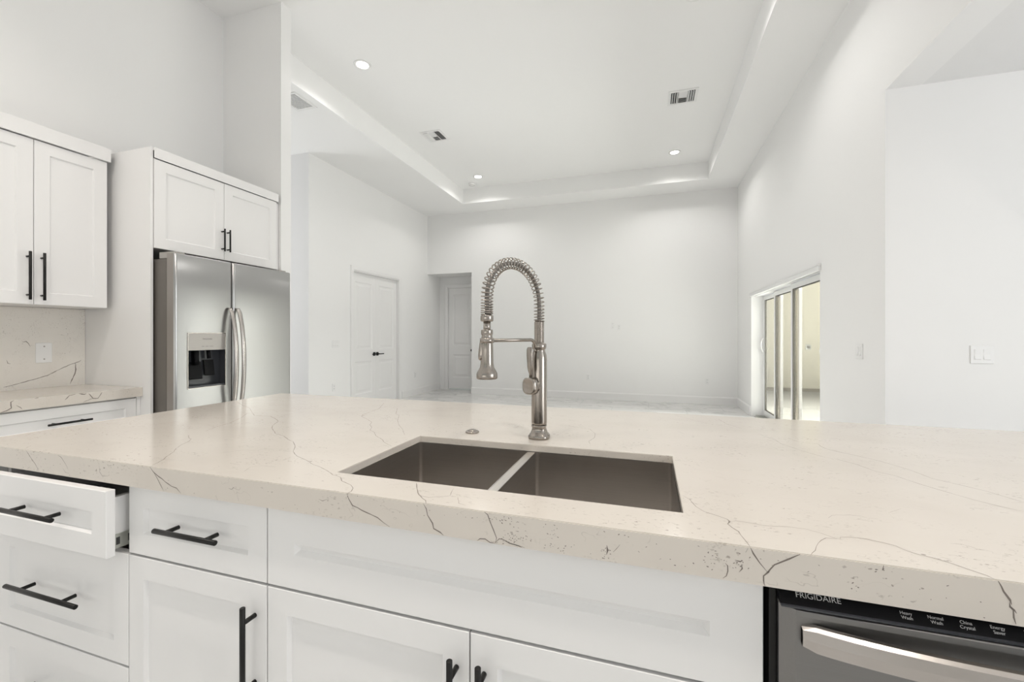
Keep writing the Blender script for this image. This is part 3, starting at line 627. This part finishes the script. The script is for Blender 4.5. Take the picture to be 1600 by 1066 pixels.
# stainless door skin, gently crowned, with rolled side edges
m = MB(); ns = 28; rings = []
for k_ in range(ns + 1):
    u = k_ / ns; x = .013 + u * (w - .026)
    ed = min(u, 1 - u) * (w - .026)
    bow = -.0235 + (.014 * (1 - min(1, ed / .010)) ** 2) - .004 * math.sin(PI * u)
    rings.append([(x, bow + .004, .105), (x, bow, .112), (x, bow, .818), (x, bow + .0015, .826), (x, bow + .006, .829), (x, .029, .829), (x, .029, .105)])
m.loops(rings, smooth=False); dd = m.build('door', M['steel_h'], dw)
m = MB(); m.prism([(-.020, .8295), (-.004, .8495), (.029, .8495), (.029, .8295)], 'x', .013, w - .013)
cp = m.build('control_panel', M['blackgloss'], dw, bevel=.001)
boxes((.013, w - .013, -.0245, -.0195, .8292, .8318)).build('panel_lip', M['dark'], dw)
sl_ = math.atan2(.020, .016)
def on_strip(x, s_):  # lettering lies on the slanted strip, s_ metres up the slope
    return Matrix.Translation((x, -.0203 + s_ * math.cos(sl_) , .8296 + s_ * math.sin(sl_))) @ Matrix.Rotation(sl_, 4, 'X')
text_mesh('lettering', 'FRIGIDAIRE', .0112, M['print'], dw, on_strip(.036, .0142), sx=1.08)
for i, s_ in enumerate(('Heavy\nWash', 'Normal\nWash', 'China\nCrystal', 'Energy\nSaver', 'Rinse\nOnly', 'Hi\nTemp', 'Air\nDry')):
    text_mesh('lettering', s_, .0060, M['print'], dw, on_strip(.178 + i * .035, .0140), align='CENTER')
# bow handle: flat bar that swells towards its middle
m = MB(); rings = []
for k_ in range(33):
    u = k_ / 32; x = .040 + u * (w - .080); s_ = math.sin(PI * u)
    yo = -.030 - .040 * s_ ** .75; hh = .0195; zc = .790 + .006 * s_
    if k_ in (0, 32): hh = .015
    th = .009
    rings.append([(x, yo + .003, zc - hh), (x, yo - .0015, zc - hh * .86), (x, yo - .003, zc), (x, yo - .0015, zc + hh * .78), (x, yo + .004, zc + hh * .98), (x, yo + .011, zc + hh), (x, yo + .011, zc - hh * .9)])
m.loops(rings, smooth=False); m.box(.040, .056, -.030, -.022, .778, .802); m.box(w - .056, w - .040, -.030, -.022, .778, .802)
m.build('handle', M['handle_steel'], dw)
boxes((.004, w - .004, .06, .08, .0, .098)).build('kick_plate', M['black'], dw)

# ---- island worktop with the sink cut-out, veins laid in the stone
def rect(x0, x1, y0, y1, z): return [(x0, y0, z), (x1, y0, z), (x1, y1, z), (x0, y1, z)]
def slab(mb, o, h, top=TOP, th=.020, ap=.060, apw=.03):
    """o outer (x0,x1,y0,y1), h hole; mitred apron all round"""
    ins = (o[0] + apw, o[1] - apw, o[2] + apw, o[3] - apw)
    seq = [rect(*h, top), rect(*o, top), rect(*o, top - ap), rect(*ins, top - ap), rect(*ins, top - th), rect(*h, top - th)]
    V = [[mb._v(p) for p in r] for r in seq]
    for a, b_ in zip(V, V[1:] + V[:1]):
        for i in range(4):
            j = (i + 1) % 4; f_ = mb.bm.faces.new((a[i], a[j], b_[j], b_[i])); f_.material_index = 0
def vein_strips(mb, plane, rnd):
    for pl, wmm, pts in VEINS:
        if pl not in plane: continue
        mb.mi = 1 if pl == 't' else 2
        P = [Vector(p) for p in pts]; Q = []
        for a, b_ in zip(P, P[1:]):                     # subdivide and roughen
            n = max(1, int((b_ - a).length / .012))
            for k_ in range(n):
                q = a.lerp(b_, k_ / n)
                if k_: q += Vector((rnd.uniform(-1, 1), rnd.uniform(-1, 1))) * .0009
                Q.append(q)
        Q.append(P[-1]); n = len(Q); rows = []
        for i, q in enumerate(Q):
            d = (Q[min(n - 1, i + 1)] - Q[max(0, i - 1)]); 
            if d.length < 1e-6: d = Vector((1, 0))
            d.normalize(); nn = Vector((-d.y, d.x))
            hw = wmm * .0005 * rnd.uniform(.55, 1.25) * VW
            if i in (0, n - 1): hw *= .3
            rows.append((q + nn * hw, q - nn * hw))
        def to3(p):
            if pl == 't': return (p.x, p.y, TOP + .0002)
            if pl == 'f': return (p.x, .773 - .0002, p.y)
            if pl == 'c': return (-3.2 + .0002, p.x, p.y)
            if pl == 'b': return (XK + .0132, p.x, p.y)
        for a, b_ in zip(rows, rows[1:]):
            mb.face([to3(a[0]), to3(a[1]), to3(b_[1]), to3(b_[0])])
    mb.mi = 0
rnd = random.Random(4)
def flecks(mb, cx, cz, sx_, sz, n):
    """a cluster of dark mineral flecks on the front edge"""
    mb.mi = 2
    for _ in range(n):
        x, z = rnd.gauss(cx, sx_), rnd.gauss(cz, sz)
        if not .857 < z < .911: continue
        a, b_, r_ = rnd.uniform(.0006, .0022), rnd.uniform(.0004, .0011), rnd.uniform(-.9, .9)
        pts = []
        for k_ in range(6):
            t_ = 2 * PI * k_ / 6; u, v = a * math.cos(t_) * rnd.uniform(.6, 1.2), b_ * math.sin(t_) * rnd.uniform(.6, 1.2)
            pts.append((x + u * math.cos(r_) - v * math.sin(r_), .773 - .0002, z + u * math.sin(r_) + v * math.cos(r_)))
        mb.face(pts)
    mb.mi = 0
HOLE = (-.739, .064, .8835, 1.289)
it = MB(); slab(it, (-2.075, 1.28, .773, 2.0), HOLE)
bmesh.ops.recalc_face_normals(it.bm, faces=it.bm.faces)
edges = [e_ for e_ in it.bm.edges if all(abs(v.co.z - TOP) < 1e-5 for v in e_.verts) and (abs(e_.verts[0].co.x - e_.verts[1].co.x) < 1e-6 or abs(e_.verts[0].co.y - e_.verts[1].co.y) < 1e-6)]
bmesh.ops.bevel(it.bm, geom=edges, offset=.0016, segments=2, affect='EDGES')
vein_strips(it, 'tf', rnd)
for c_ in FLECKS: flecks(it, *c_)
tag(it.build('worktop', [M['quartz'], M['vein'], M['veindark']], fix=False), 'long white quartz island worktop with grey veins and a sink cut-out', 'countertop')

# ---- undermount double sink
sk = thing('sink', 'stainless steel undermount double-bowl sink set into the island worktop', 'sink', (0, 0, 0))
def rrect(x0, x1, y0, y1, r, z, n=5):
    pts = []
    for cx, cy, a0 in ((x1 - r, y0 + r, -PI/2), (x1 - r, y1 - r, 0), (x0 + r, y1 - r, PI/2), (x0 + r, y0 + r, PI)):
        for k_ in range(n + 1): a = a0 + (PI / 2) * k_ / n; pts.append((cx + r * math.cos(a), cy + r * math.sin(a), z))
    return pts
Z0 = TOP - .0205
def bowl(x0, x1, y0, y1, name):
    m = MB(); zb = Z0 - .23; cx, cy = (x0 + x1) / 2, (y0 + y1) / 2
    rg = [rrect(x0, x1, y0, y1, .010, Z0), rrect(x0, x1, y0, y1, .010, zb + .012), rrect(x0 + .004, x1 - .004, y0 + .004, y1 - .004, .010, zb + .003), rrect(x0 + .012, x1 - .012, y0 + .012, y1 - .012, .012, zb)]
    n = len(rg[0]); dr_ = [(cx + .045 * math.cos(2*PI*(k_ + .5)/n - PI/2), cy + .045 * math.sin(2*PI*(k_ + .5)/n - PI/2), zb - .004) for k_ in range(n)]
    rg.append(dr_)
    # outer skin so the steel has thickness
    m.loops(rg, cap0=False, cap1=True)
    o = .0015
    m.loops([rrect(x0, x1, y0, y1, .010, Z0), rrect(x0 - o, x1 + o, y0 - o, y1 + o, .0115, Z0), rrect(x0 - o, x1 + o, y0 - o, y1 + o, .0115, zb - .006)], cap0=False, cap1=True)
    ob = m.build(name, M['steel_sink'], sk, fix=False)
    d_ = MB(); d_.lathe([(.044, 0.0), (.040, .003), (.030, .0005), (.012, .001), (.0, .004)], 28, (cx, cy, zb - .0035), cap=False); d_.build('drain', M['handle_steel'], ob)
h = HOLE; DX0, DX1 = -.3585, -.3335
bowl(h[0] + .001, DX0, h[2] + .001, h[3] - .001, 'left_bowl'); bowl(DX1, h[1] - .001, h[2] + .001, h[3] - .001, 'right_bowl')
m = MB(); m.prism([(DX0 + .0017, Z0 - .014), (DX0 + .0017, Z0 - .0035), (DX0 + .004, Z0 - .001), (DX1 - .004, Z0 - .001), (DX1 - .0017, Z0 - .0035), (DX1 - .0017, Z0 - .014)], 'y', h[2] + .003, h[3] - .003)
m.build('divider', M['steel_light'], sk)
boxes((DX0, DX1, h[2] + .001, h[3] - .001, Z0 - .002, Z0 - .0012)).build('divider_edge', M['steel_light'], sk)
rim = MB(); V = [rect(h[0] + .001, h[1] - .001, h[2] + .001, h[3] - .001, Z0), rect(h[0] - .022, h[1] + .022, h[2] - .022, h[3] + .022, Z0), rect(h[0] - .022, h[1] + .022, h[2] - .022, h[3] + .022, Z0 - .0015), rect(h[0] - .0005, h[1] + .0005, h[2] - .0005, h[3] + .0005, Z0 - .0015)]
rim.loops(V, cap0=False, cap1=False); rim.build('flange', M['steel_sink'], sk)

# ---- disposal air switch on the worktop
ab = thing('air_switch_button', 'small round nickel button on the worktop behind the left bowl', 'button', (-.59, 1.39, TOP + .0003))
m = MB(); m.lathe([(.0235, 0), (.0240, .003), (.0215, .006), (.016, .0065)], 36); m.build('ring', M['nickel'], ab)
m = MB(); m.lathe([(.0155, .0062), (.0150, .0085), (.009, .0105), (0, .0112)], 32, cap=False); m.build('cap', M['nickel'], ab)

# ---- spring faucet
FX, FYY = -.347, 1.385
fd = Vector((-.093, -.249)).normalized(); REACH = .262
fc = thing('kitchen_faucet', 'tall brushed nickel spring faucet with pull-down spray head behind the sink', 'faucet', (FX, FYY, TOP + .0003))
sup = lambda e_: (lambda a: 1.0 / (abs(math.cos(a)) ** e_ + abs(math.sin(a)) ** e_) ** (1.0 / e_))
m = MB(); m.lathe([(.0335, 0), (.0345, .003), (.0345, .009), (.0320, .013), (.0270, .019), (.0235, .028), (.0222, .036), (.0245, .040), (.0245, .044)], 48, shape=sup(3.0))
m.build('base', M['nickel'], fc)
m = MB(); m.lathe([(.0235, .044), (.0255, .049), (.0258, .054), (.0258, .262), (.0245, .275), (.0205, .288), (.0200, .294), (.0228, .298), (.0240, .303), (.0240, .312), (.0205, .316)], 40); m.build('body', M['nickel'], fc)
# side valve: rounded-square cap turned towards the sink, lever rising beside it
va = math.radians(-118); vd = Vector((math.cos(va), math.sin(va), 0)); vs = Vector((-vd.y, vd.x, 0))
VZ = .176
frame = Matrix(((vs.x, 0, vd.x, 0), (vs.y, 0, vd.y, 0), (0, 1, 0, VZ), (0, 0, 0, 1)))   # local x sideways, y up, z outwards
m = MB(); m.T = frame
m.lathe([(.020, .010), (.020, .030), (.0255, .034), (.0275, .038), (.0275, .050), (.0245, .0545), (.0215, .0535), (.0, .0545)], 44, shape=sup(3.2), cap=False)
m.build('valve', M['nickel'], fc)
m = MB(); rings = []
for z_, hw, ht in ((.028, .004, .004), (.040, .0045, .004), (.050, .0085, .0045), (.062, .0112, .005), (.100, .0122, .005), (.118, .0120, .0048), (.124, .0105, .0040), (.127, .006, .002)):
    q = []
    for k_ in range(16):
        a = 2 * PI * k_ / 16; f_ = sup(3.5)(a); lean = .040 + .006 * min(1, z_ / .1)
        p = vd * (lean + ht * f_ * math.sin(a)) + vs * (hw * f_ * math.cos(a)); q.append((p.x, p.y, VZ + z_))
    rings.append(q)
m.loops(rings, smooth=True); m.build('lever', M['nickel'], fc)
# tight coil, then the open spring round the hose, along an arch
A0, A1 = .385, .400       # start of the open spring (body side), end height at the head
def arch(u):
    """u 0..1 from the top of the tight coil over to the collar above the spray head"""
    L1, R, H_, L2 = .055, REACH / 2, .120, .045
    tot = L1 + 4.9 * .1 + L2; a1 = L1 / (L1 + .46 + L2); a2 = 1 - L2 / (L1 + .46 + L2)
    z1 = A0 + L1
    if u < a1: r_, z_ = 0, A0 + L1 * u / a1
    elif u < a2:
        th = PI * (u - a1) / (a2 - a1); r_ = R - R * math.cos(th); z_ = z1 + (H_) * math.sin(th) ** .92 + (A1 + L2 - z1) * (u - a1) / (a2 - a1)
    else: r_, z_ = REACH, A1 + L2 * (1 - (u - a2) / (1 - a2))
    return Vector((fd.x * r_, fd.y * r_, z_))
NP = 160; cl = [arch(i / NP) for i in range(NP + 1)]
m = MB(); m.tube([Vector((0, 0, .312))] + cl, .0066, 16); m.build('hose', M['nickel_dark'], fc)
m = MB(); m.lathe([(.0165, .312), (.0165, .318)] + [(.0150 + (.0020 if k_ % 3 else 0), .318 + k_ * .00135) for k_ in range(52)] + [(.0150, .390)], 28); m.build('tight_coil', M['nickel'], fc)
# helix of varying pitch
lens = [0]
for a, b_ in zip(cl, cl[1:]): lens.append(lens[-1] + (b_ - a).length)
Ltot = lens[-1]
def at(s_):
    s_ = max(0, min(Ltot - 1e-6, s_))
    lo = 0
    while lens[lo + 1] < s_: lo += 1
    f_ = (s_ - lens[lo]) / (lens[lo + 1] - lens[lo]); return cl[lo].lerp(cl[lo + 1], f_), (cl[min(NP, lo + 1)] - cl[lo]).normalized()
side = Vector((fd.y, -fd.x, 0))
pts = []; s_ = 0; ph = 0; dphi = 2 * PI / 18
while s_ < Ltot:
    p, tn = at(s_); nr = side.cross(tn).normalized()
    pts.append(p + (side * math.cos(ph) + nr * math.sin(ph)) * .0166)
    e0, e1 = s_ / .10, (Ltot - s_) / .10
    pitch = .0152 * min(1, .55 + .45 * min(e0, 1), .32 + .68 * min(e1, 1)) 
    s_ += pitch / 18; ph += dphi
m = MB(); m.tube(pts, .0018, 8); m.build('spring', M['nickel'], fc)
# connector, spray head
hx, hy = fd.x * REACH, fd.y * REACH
m = MB(); m.lathe([(.0140, .400), (.0180, .398), (.0185, .395), (.0185, .384), (.0170, .381), (.0110, .380)], 32, (hx, hy, 0)); m.build('spring_collar', M['nickel'], fc)
m = MB(); m.lathe([(.0105, .382), (.0105, .350)], 24, (hx, hy, 0)); m.build('connector', M['nickel'], fc)
m = MB(); m.lathe([(.0120, .358), (.0165, .357), (.0170, .355), (.0170, .345), (.0155, .342), (.0155, .338), (.0165, .335), (.0178, .300), (.0185, .262), (.0205, .250), (.0262, .240), (.0295, .234), (.0302, .229), (.0302, .221), (.0290, .218), (.0270, .217)], 44, (hx, hy, 0)); sh = m.build('spray_head', M['nickel'], fc)
m = MB(); m.lathe([(.0265, .2168), (.010, .2160), (0, .2162)], 32, (hx, hy, 0), cap=False); m.build('nozzle_face', M['dark'], sh)
ta = math.radians(-152); td = Vector((math.cos(ta), math.sin(ta), 0)); ts = Vector((-td.y, td.x, 0)); m = MB(); rings = []
for z_, hw, dp in ((.270, .004, .006), (.273, .0095, .0095), (.285, .0110, .0105), (.315, .0095, .0070), (.328, .0085, .0050), (.333, .004, .002)):
    q = []
    for k_ in range(14):
        a = 2 * PI * k_ / 14; p = td * (.0150 + dp * max(0, math.sin(a)) - (.003 if math.sin(a) < 0 else 0)) + ts * (hw * math.cos(a)); q.append((hx + p.x, hy + p.y, z_))
    rings.append(q)
m.loops(rings, smooth=True); m.build('spray_trigger', M['nickel'], sh)
# docking arm from the body collar to the head
ad = Vector((fd.x, fd.y, 0)); s0 = ad * .020
pts = [s0 + Vector((0, 0, .300)), s0 + ad * .001 + Vector((0, 0, .312))]
for k_ in range(9):
    a = PI / 2 * k_ / 8; pts.append(s0 + ad * (.001 + .028 * (1 - math.cos(a))) + Vector((0, 0, .312 + .028 * math.sin(a)))) 
pts.append(ad * (REACH - .020) + Vector((0, 0, .340)))
pts = [p + Vector((0, 0, -.0135)) for p in pts]
m = MB(); m.tube(pts, .0052, 14); m.lathe([(.0172, .319), (.0205, .320), (.0205, .333), (.0172, .334)], 32, (hx, hy, 0)); m.build('docking_arm', M['nickel'], fc)

# ------------------------------------------------------------------ left run: base unit, worktop, backsplash, wall unit, fridge
# builders above face -y; on the left wall they are turned a quarter so they face +x
def lw_thing(name, label, cat, x_face, y0, z=0): return thing(name, label, cat, (x_face, y0, z), R90)
bt = lw_thing('drawer_cabinet', 'white base cabinet with a wide drawer under the left wall worktop', 'cabinet', -3.222, 1.238)
w = 1.936 - 1.238
carcass(bt, w, CB - .1 - .001, .55, .1); toe_kick(bt, w, .55)
boxes((w + .001, w + .0225, 0, .018, .1, .8525)).build('filler_strip', M['cabinet'], bt)
dr = front(bt, 'drawer', 0, w, .662, .845); bar_handle(dr, .345, .090, .200, .130)
dr = front(bt, 'drawer', 0, w, .350, .659); bar_handle(dr, .345, .152, .200, .130)
dr = front(bt, 'drawer', 0, w, .100, .347); bar_handle(dr, .345, .135, .200, .130)
bt = lw_thing('base_cabinet', 'white base cabinet on the left wall at the frame edge beside the drawer unit', 'cabinet', -3.222, .54)
w = 1.236 - .54; carcass(bt, w, CB - .1 - .001, .55, .1); toe_kick(bt, w, .55)
dr = front(bt, 'drawer', 0, w, .662, .845); bar_handle(dr, .345, .090, .200, .130)
do = front(bt, 'door', 0, w, .100, .659); bar_handle(do, w - .04, .40, .235, .16, True)

m = MB(); o_ = (XK + .0005, -3.20, .54, 1.9585)
m.box(o_[0], o_[1] - .03, o_[2] + .03, o_[3], TOP - .02, TOP); m2_ = None
ring = [(-.03, -.02), (0, -.0)]
m.box(o_[1] - .03, o_[1], o_[2], o_[3], TOP - .06, TOP); m.box(o_[0], o_[1] - .03, o_[2], o_[2] + .03, TOP - .06, TOP)
bmesh.ops.recalc_face_normals(m.bm, faces=m.bm.faces)
vein_strips(m, 'c', rnd)
tag(m.build('worktop', [M['quartz'], M['vein'], M['veindark']], fix=False), 'short white quartz worktop with dark flecks along the left wall', 'countertop')
m = MB(); m.box(XK + .0003, XK + .013, .54, 1.9585, TOP, 1.438); bmesh.ops.recalc_face_normals(m.bm, faces=m.bm.faces); vein_strips(m, 'b', rnd)
tag(m.build('backsplash', [M['splash'], M['vein'], M['veindark']], fix=False), 'speckled quartz backsplash panel between the left worktop and the wall cabinet', 'backsplash')

def crown(parent, w, z0, z1, x_over=.012, both=True, y0=-.020, y1=.30):
    m = MB(); m.box(-x_over, w + (x_over if both else 0), y0, 0.0, z0, z1); m.box(-x_over, w + (x_over if both else 0), 0.0, y1, z1 - .02, z1)
    return m.build('crown', M['cabinet'], parent, bevel=.002)
wu = lw_thing('wall_cabinet', 'white two-door wall cabinet above the backsplash at upper left', 'cabinet', -3.47, 1.19)
w = 1.914 - 1.19
boxes((0, w, .021, .329, 1.440, 2.425)).build('cabinet_box', M['cabinet'], wu, bevel=.001)
for i in range(2):
    a = 0 if i == 0 else w / 2
    do = front(wu, 'door', a, a + w / 2, 1.440, 2.421, rail=.070); bar_handle(do, (w / 2 - .031) if i == 0 else .031, .166, .283, .225, True, r=.0068)
crown(wu, w, 2.424, 2.512, y0=-.016)
wu = lw_thing('wall_cabinet', 'white wall cabinet at the left frame edge, left of the two-door one', 'cabinet', -3.47, .45)
w = .74 - .002
boxes((0, w, .021, .329, 1.440, 2.425)).build('cabinet_box', M['cabinet'], wu, bevel=.001)
for i in range(2):
    a = 0 if i == 0 else w / 2
    do = front(wu, 'door', a, a + w / 2, 1.440, 2.421, rail=.070); bar_handle(do, (w / 2 - .031) if i == 0 else .031, .166, .283, .225, True, r=.0068)
crown(wu, w - .013, 2.424, 2.512, y0=-.016, both=False)

# tall panel left of the fridge
tag(boxes((XK + .001, -3.128, 1.960, 1.977, 0, 2.505)).build('tall_panel', M['cabinet'], bevel=.001), 'tall white side panel standing left of the refrigerator', 'panel')
fu = lw_thing('wall_cabinet', 'white two-door cabinet mounted above the refrigerator', 'cabinet', -3.120, 1.979)
w = 2.958 - 1.979
boxes((0.001, w, .021, .67, 1.842, 2.440)).build('cabinet_box', M['cabinet'], fu, bevel=.001)
for i in range(2):
    a = 0 if i == 0 else w / 2
    do = front(fu, 'door', a, a + w / 2, 1.838, 2.432, rail=.070); bar_handle(do, (w / 2 - .022) if i == 0 else .022, .148, .172, .132, True, r=.0058)
m = MB(); m.box(-.0015, w + .016, -.006, .0, 2.436, 2.506); m.box(-.0015, w + .016, .0, .60, 2.486, 2.506); m.build('crown', M['cabinet'], fu, bevel=.002)
boxes((w + .001, w + .0395, .022, .48, 1.842, 2.43)).build('filler_strip', M['cabinet'], fu)

# ---- refrigerator (side by side); local x runs along +y, front towards +x
rf = lw_thing('refrigerator', 'stainless side-by-side refrigerator with two bowed handles and an ice dispenser', 'refrigerator', -2.935, 1.981)
w = .955; gapx = .411; ZT = 1.797; ZB = .06
bd = boxes((.010, w - .012, .090, .80, .04, 1.765)).build('body', M['fridge_side'], rf, bevel=.004)
def fridge_door(x0, x1, name, hole=None):
    """crowned door; hole (x0,x1,z0,z1) cut for the dispenser"""
    m = MB(); n = 24
    def yf_(x):
        u = (x - x0) / (x1 - x0); ed = min(u, 1 - u) * (x1 - x0)
        return .010 * (2 * u - 1) ** 2 * .6 + .012 * max(0, 1 - ed / .014) ** 2
    xs = sorted(set([x0 + (x1 - x0) * k_ / n for k_ in range(n + 1)] + [x0 + .003, x0 + .007, x0 + .014, x1 - .003, x1 - .007, x1 - .014] + ([hole[0], hole[1]] if hole else [])))
    zs = [ZB, ZB + .006] + [ZB + .006 + (ZT - .012 - ZB) * k_ / 8 for k_ in range(1, 8)] + [ZT - .006, ZT]
    if hole: zs = sorted(set([z for z in zs if not (hole[2] < z < hole[3])] + [hole[2], hole[3]]))
    def pt(x, z):
        e_ = .006 if z in (ZB, ZT) else 0
        return (x, yf_(x) + e_, z)
    vv = {(i, j): m._v(pt(x, z)) for i, x in enumerate(xs) for j, z in enumerate(zs)}
    for i in range(len(xs) - 1):
        for j in range(len(zs) - 1):
            if hole and xs[i] >= hole[0] - 1e-6 and xs[i + 1] <= hole[1] + 1e-6 and zs[j] >= hole[2] - 1e-6 and zs[j + 1] <= hole[3] + 1e-6: continue
            f_ = m.bm.faces.new((vv[i, j], vv[i + 1, j], vv[i + 1, j + 1], vv[i, j + 1])); f_.smooth = True
    yb = .078; I, J = len(xs) - 1, len(zs) - 1
    bb = [m._v((x0, yb, ZB)), m._v((x1, yb, ZB)), m._v((x1, yb, ZT)), m._v((x0, yb, ZT))]
    m.bm.faces.new(bb)
    m.mi = 1
    fl = m.bm.faces.new([vv[0, j] for j in range(J + 1)] + [bb[3], bb[0]]); fr2 = m.bm.faces.new([vv[I, j] for j in range(J, -1, -1)] + [bb[1], bb[2]])
    fl.material_index = fr2.material_index = 1
    m.bm.faces.new([vv[i, J] for i in range(I + 1)] + [bb[2], bb[3]]); m.bm.faces.new([vv[i, 0] for i in range(I, -1, -1)] + [bb[0], bb[1]])
    return m.build(name, [M['steel_v'], M['door_side']], rf)
M['door_side'] = principled('fridge_door_edge', (0.34, 0.315, 0.29), 0.4, metal=0.6)
HO = (.086, .348, .900, 1.272)
fdL = fridge_door(.004, gapx - .003, 'freezer_door', HO); fdR = fridge_door(gapx + .003, w, 'fridge_door')
# door handles: bowed flat bars beside the split
def fridge_handle(parent, xc, sgn):
    m = MB(); rings = []
    for k_ in range(37):
        u = k_ / 36; s_ = math.sin(PI * u); z_ = .66 + u * .80; yo = -.004 - .066 * s_ ** .55; xo = xc
        hw = .017; th = .011
        rings.append([(xo - hw, yo, z_), (xo - hw * .8, yo - th * .7, z_), (xo, yo - th, z_), (xo + hw * .8, yo - th * .7, z_), (xo + hw, yo, z_), (xo + hw * .7, yo + th * .5, z_), (xo - hw * .7, yo + th * .5, z_)])
    m.loops(rings, smooth=True); return m.build('handle', M['handle_steel'], parent)
fridge_handle(fdL, gapx - .030, -1); fridge_handle(fdR, gapx + .030, 1)
# dispenser
dp = MB(); x0, x1, z0, z1 = HO; zm = 1.155
dp.mi = 0; y_ = .060
dp.face([(x0, .0, z0), (x0, y_, z0), (x0, y_, zm), (x0, .0, zm)]); dp.face([(x1, .0, z0), (x1, .0, zm), (x1, y_, zm), (x1, y_, z0)])
dp.face([(x0, y_, z0), (x1, y_, z0), (x1, y_, zm), (x0, y_, zm)]); dp.face([(x0, .0, z0), (x1, .0, z0), (x1, y_, z0), (x0, y_, z0)]); dp.face([(x0, .0, zm), (x0, y_, zm), (x1, y_, zm), (x1, .0, zm)])
dis = dp.build('dispenser_recess', M['dark'], fdL, fix=False)
boxes((x0, x1, -.001, .03, zm, z1)).build('dispenser_panel', M['grey'], dis, bevel=.001)
m = MB(); q = .004
for b_ in ((x0 - q, x0, -.002, .004, z0 - q, z1 + q), (x1, x1 + q, -.002, .004, z0 - q, z1 + q), (x0, x1, -.002, .004, z0 - q, z0), (x0, x1, -.002, .004, z1, z1 + q)): m.box(*b_)
m.build('dispenser_frame', M['handle_steel'], dis)
m = MB(); m.tube([(x0 + .07, .03, zm), (x0 + .075, .034, zm - .10)], .020, 20); m.tube([(x0 + .16, .03, zm), (x0 + .165, .030, zm - .06)], .013, 16); m.build('spout', M['blackgloss'], dis)
m = MB(); m.prism([(.048, zm - .08), (.030, z0 + .06), (.034, z0 + .055), (.056, zm - .08)], 'x', x0 + .03, x0 + .12); m.prism([(.048, zm - .07), (.034, z0 + .08), (.038, z0 + .075), (.056, zm - .07)], 'x', x0 + .14, x0 + .21); m.build('paddle', M['blackgloss'], dis)
boxes((x0, x1, -.003, .012, z0, z0 + .012)).build('drip_tray', M['dark'], dis)
RX = Matrix.Rotation(PI / 2, 4, 'X')
text_mesh('lettering', 'FRIGIDAIRE', .0135, M['print_dark'], dis, Matrix.Translation(((x0 + x1) / 2, -.0012, 1.228)) @ RX, align='CENTER')
text_mesh('lettering', 'water    cubed    crushed', .008, M['print_dark'], dis, Matrix.Translation(((x0 + x1) / 2, -.0012, 1.180)) @ RX, align='CENTER')
for x_ in (.03, w - .09):
    boxes((x_ - .02, x_ + .05, .02, .16, ZT - .031, ZT + .012)).build('hinge_cap', M['grey'], rf, bevel=.004)
boxes((.02, w - .02, .05, .09, .0, .058)).build('grille', M['black'], rf)
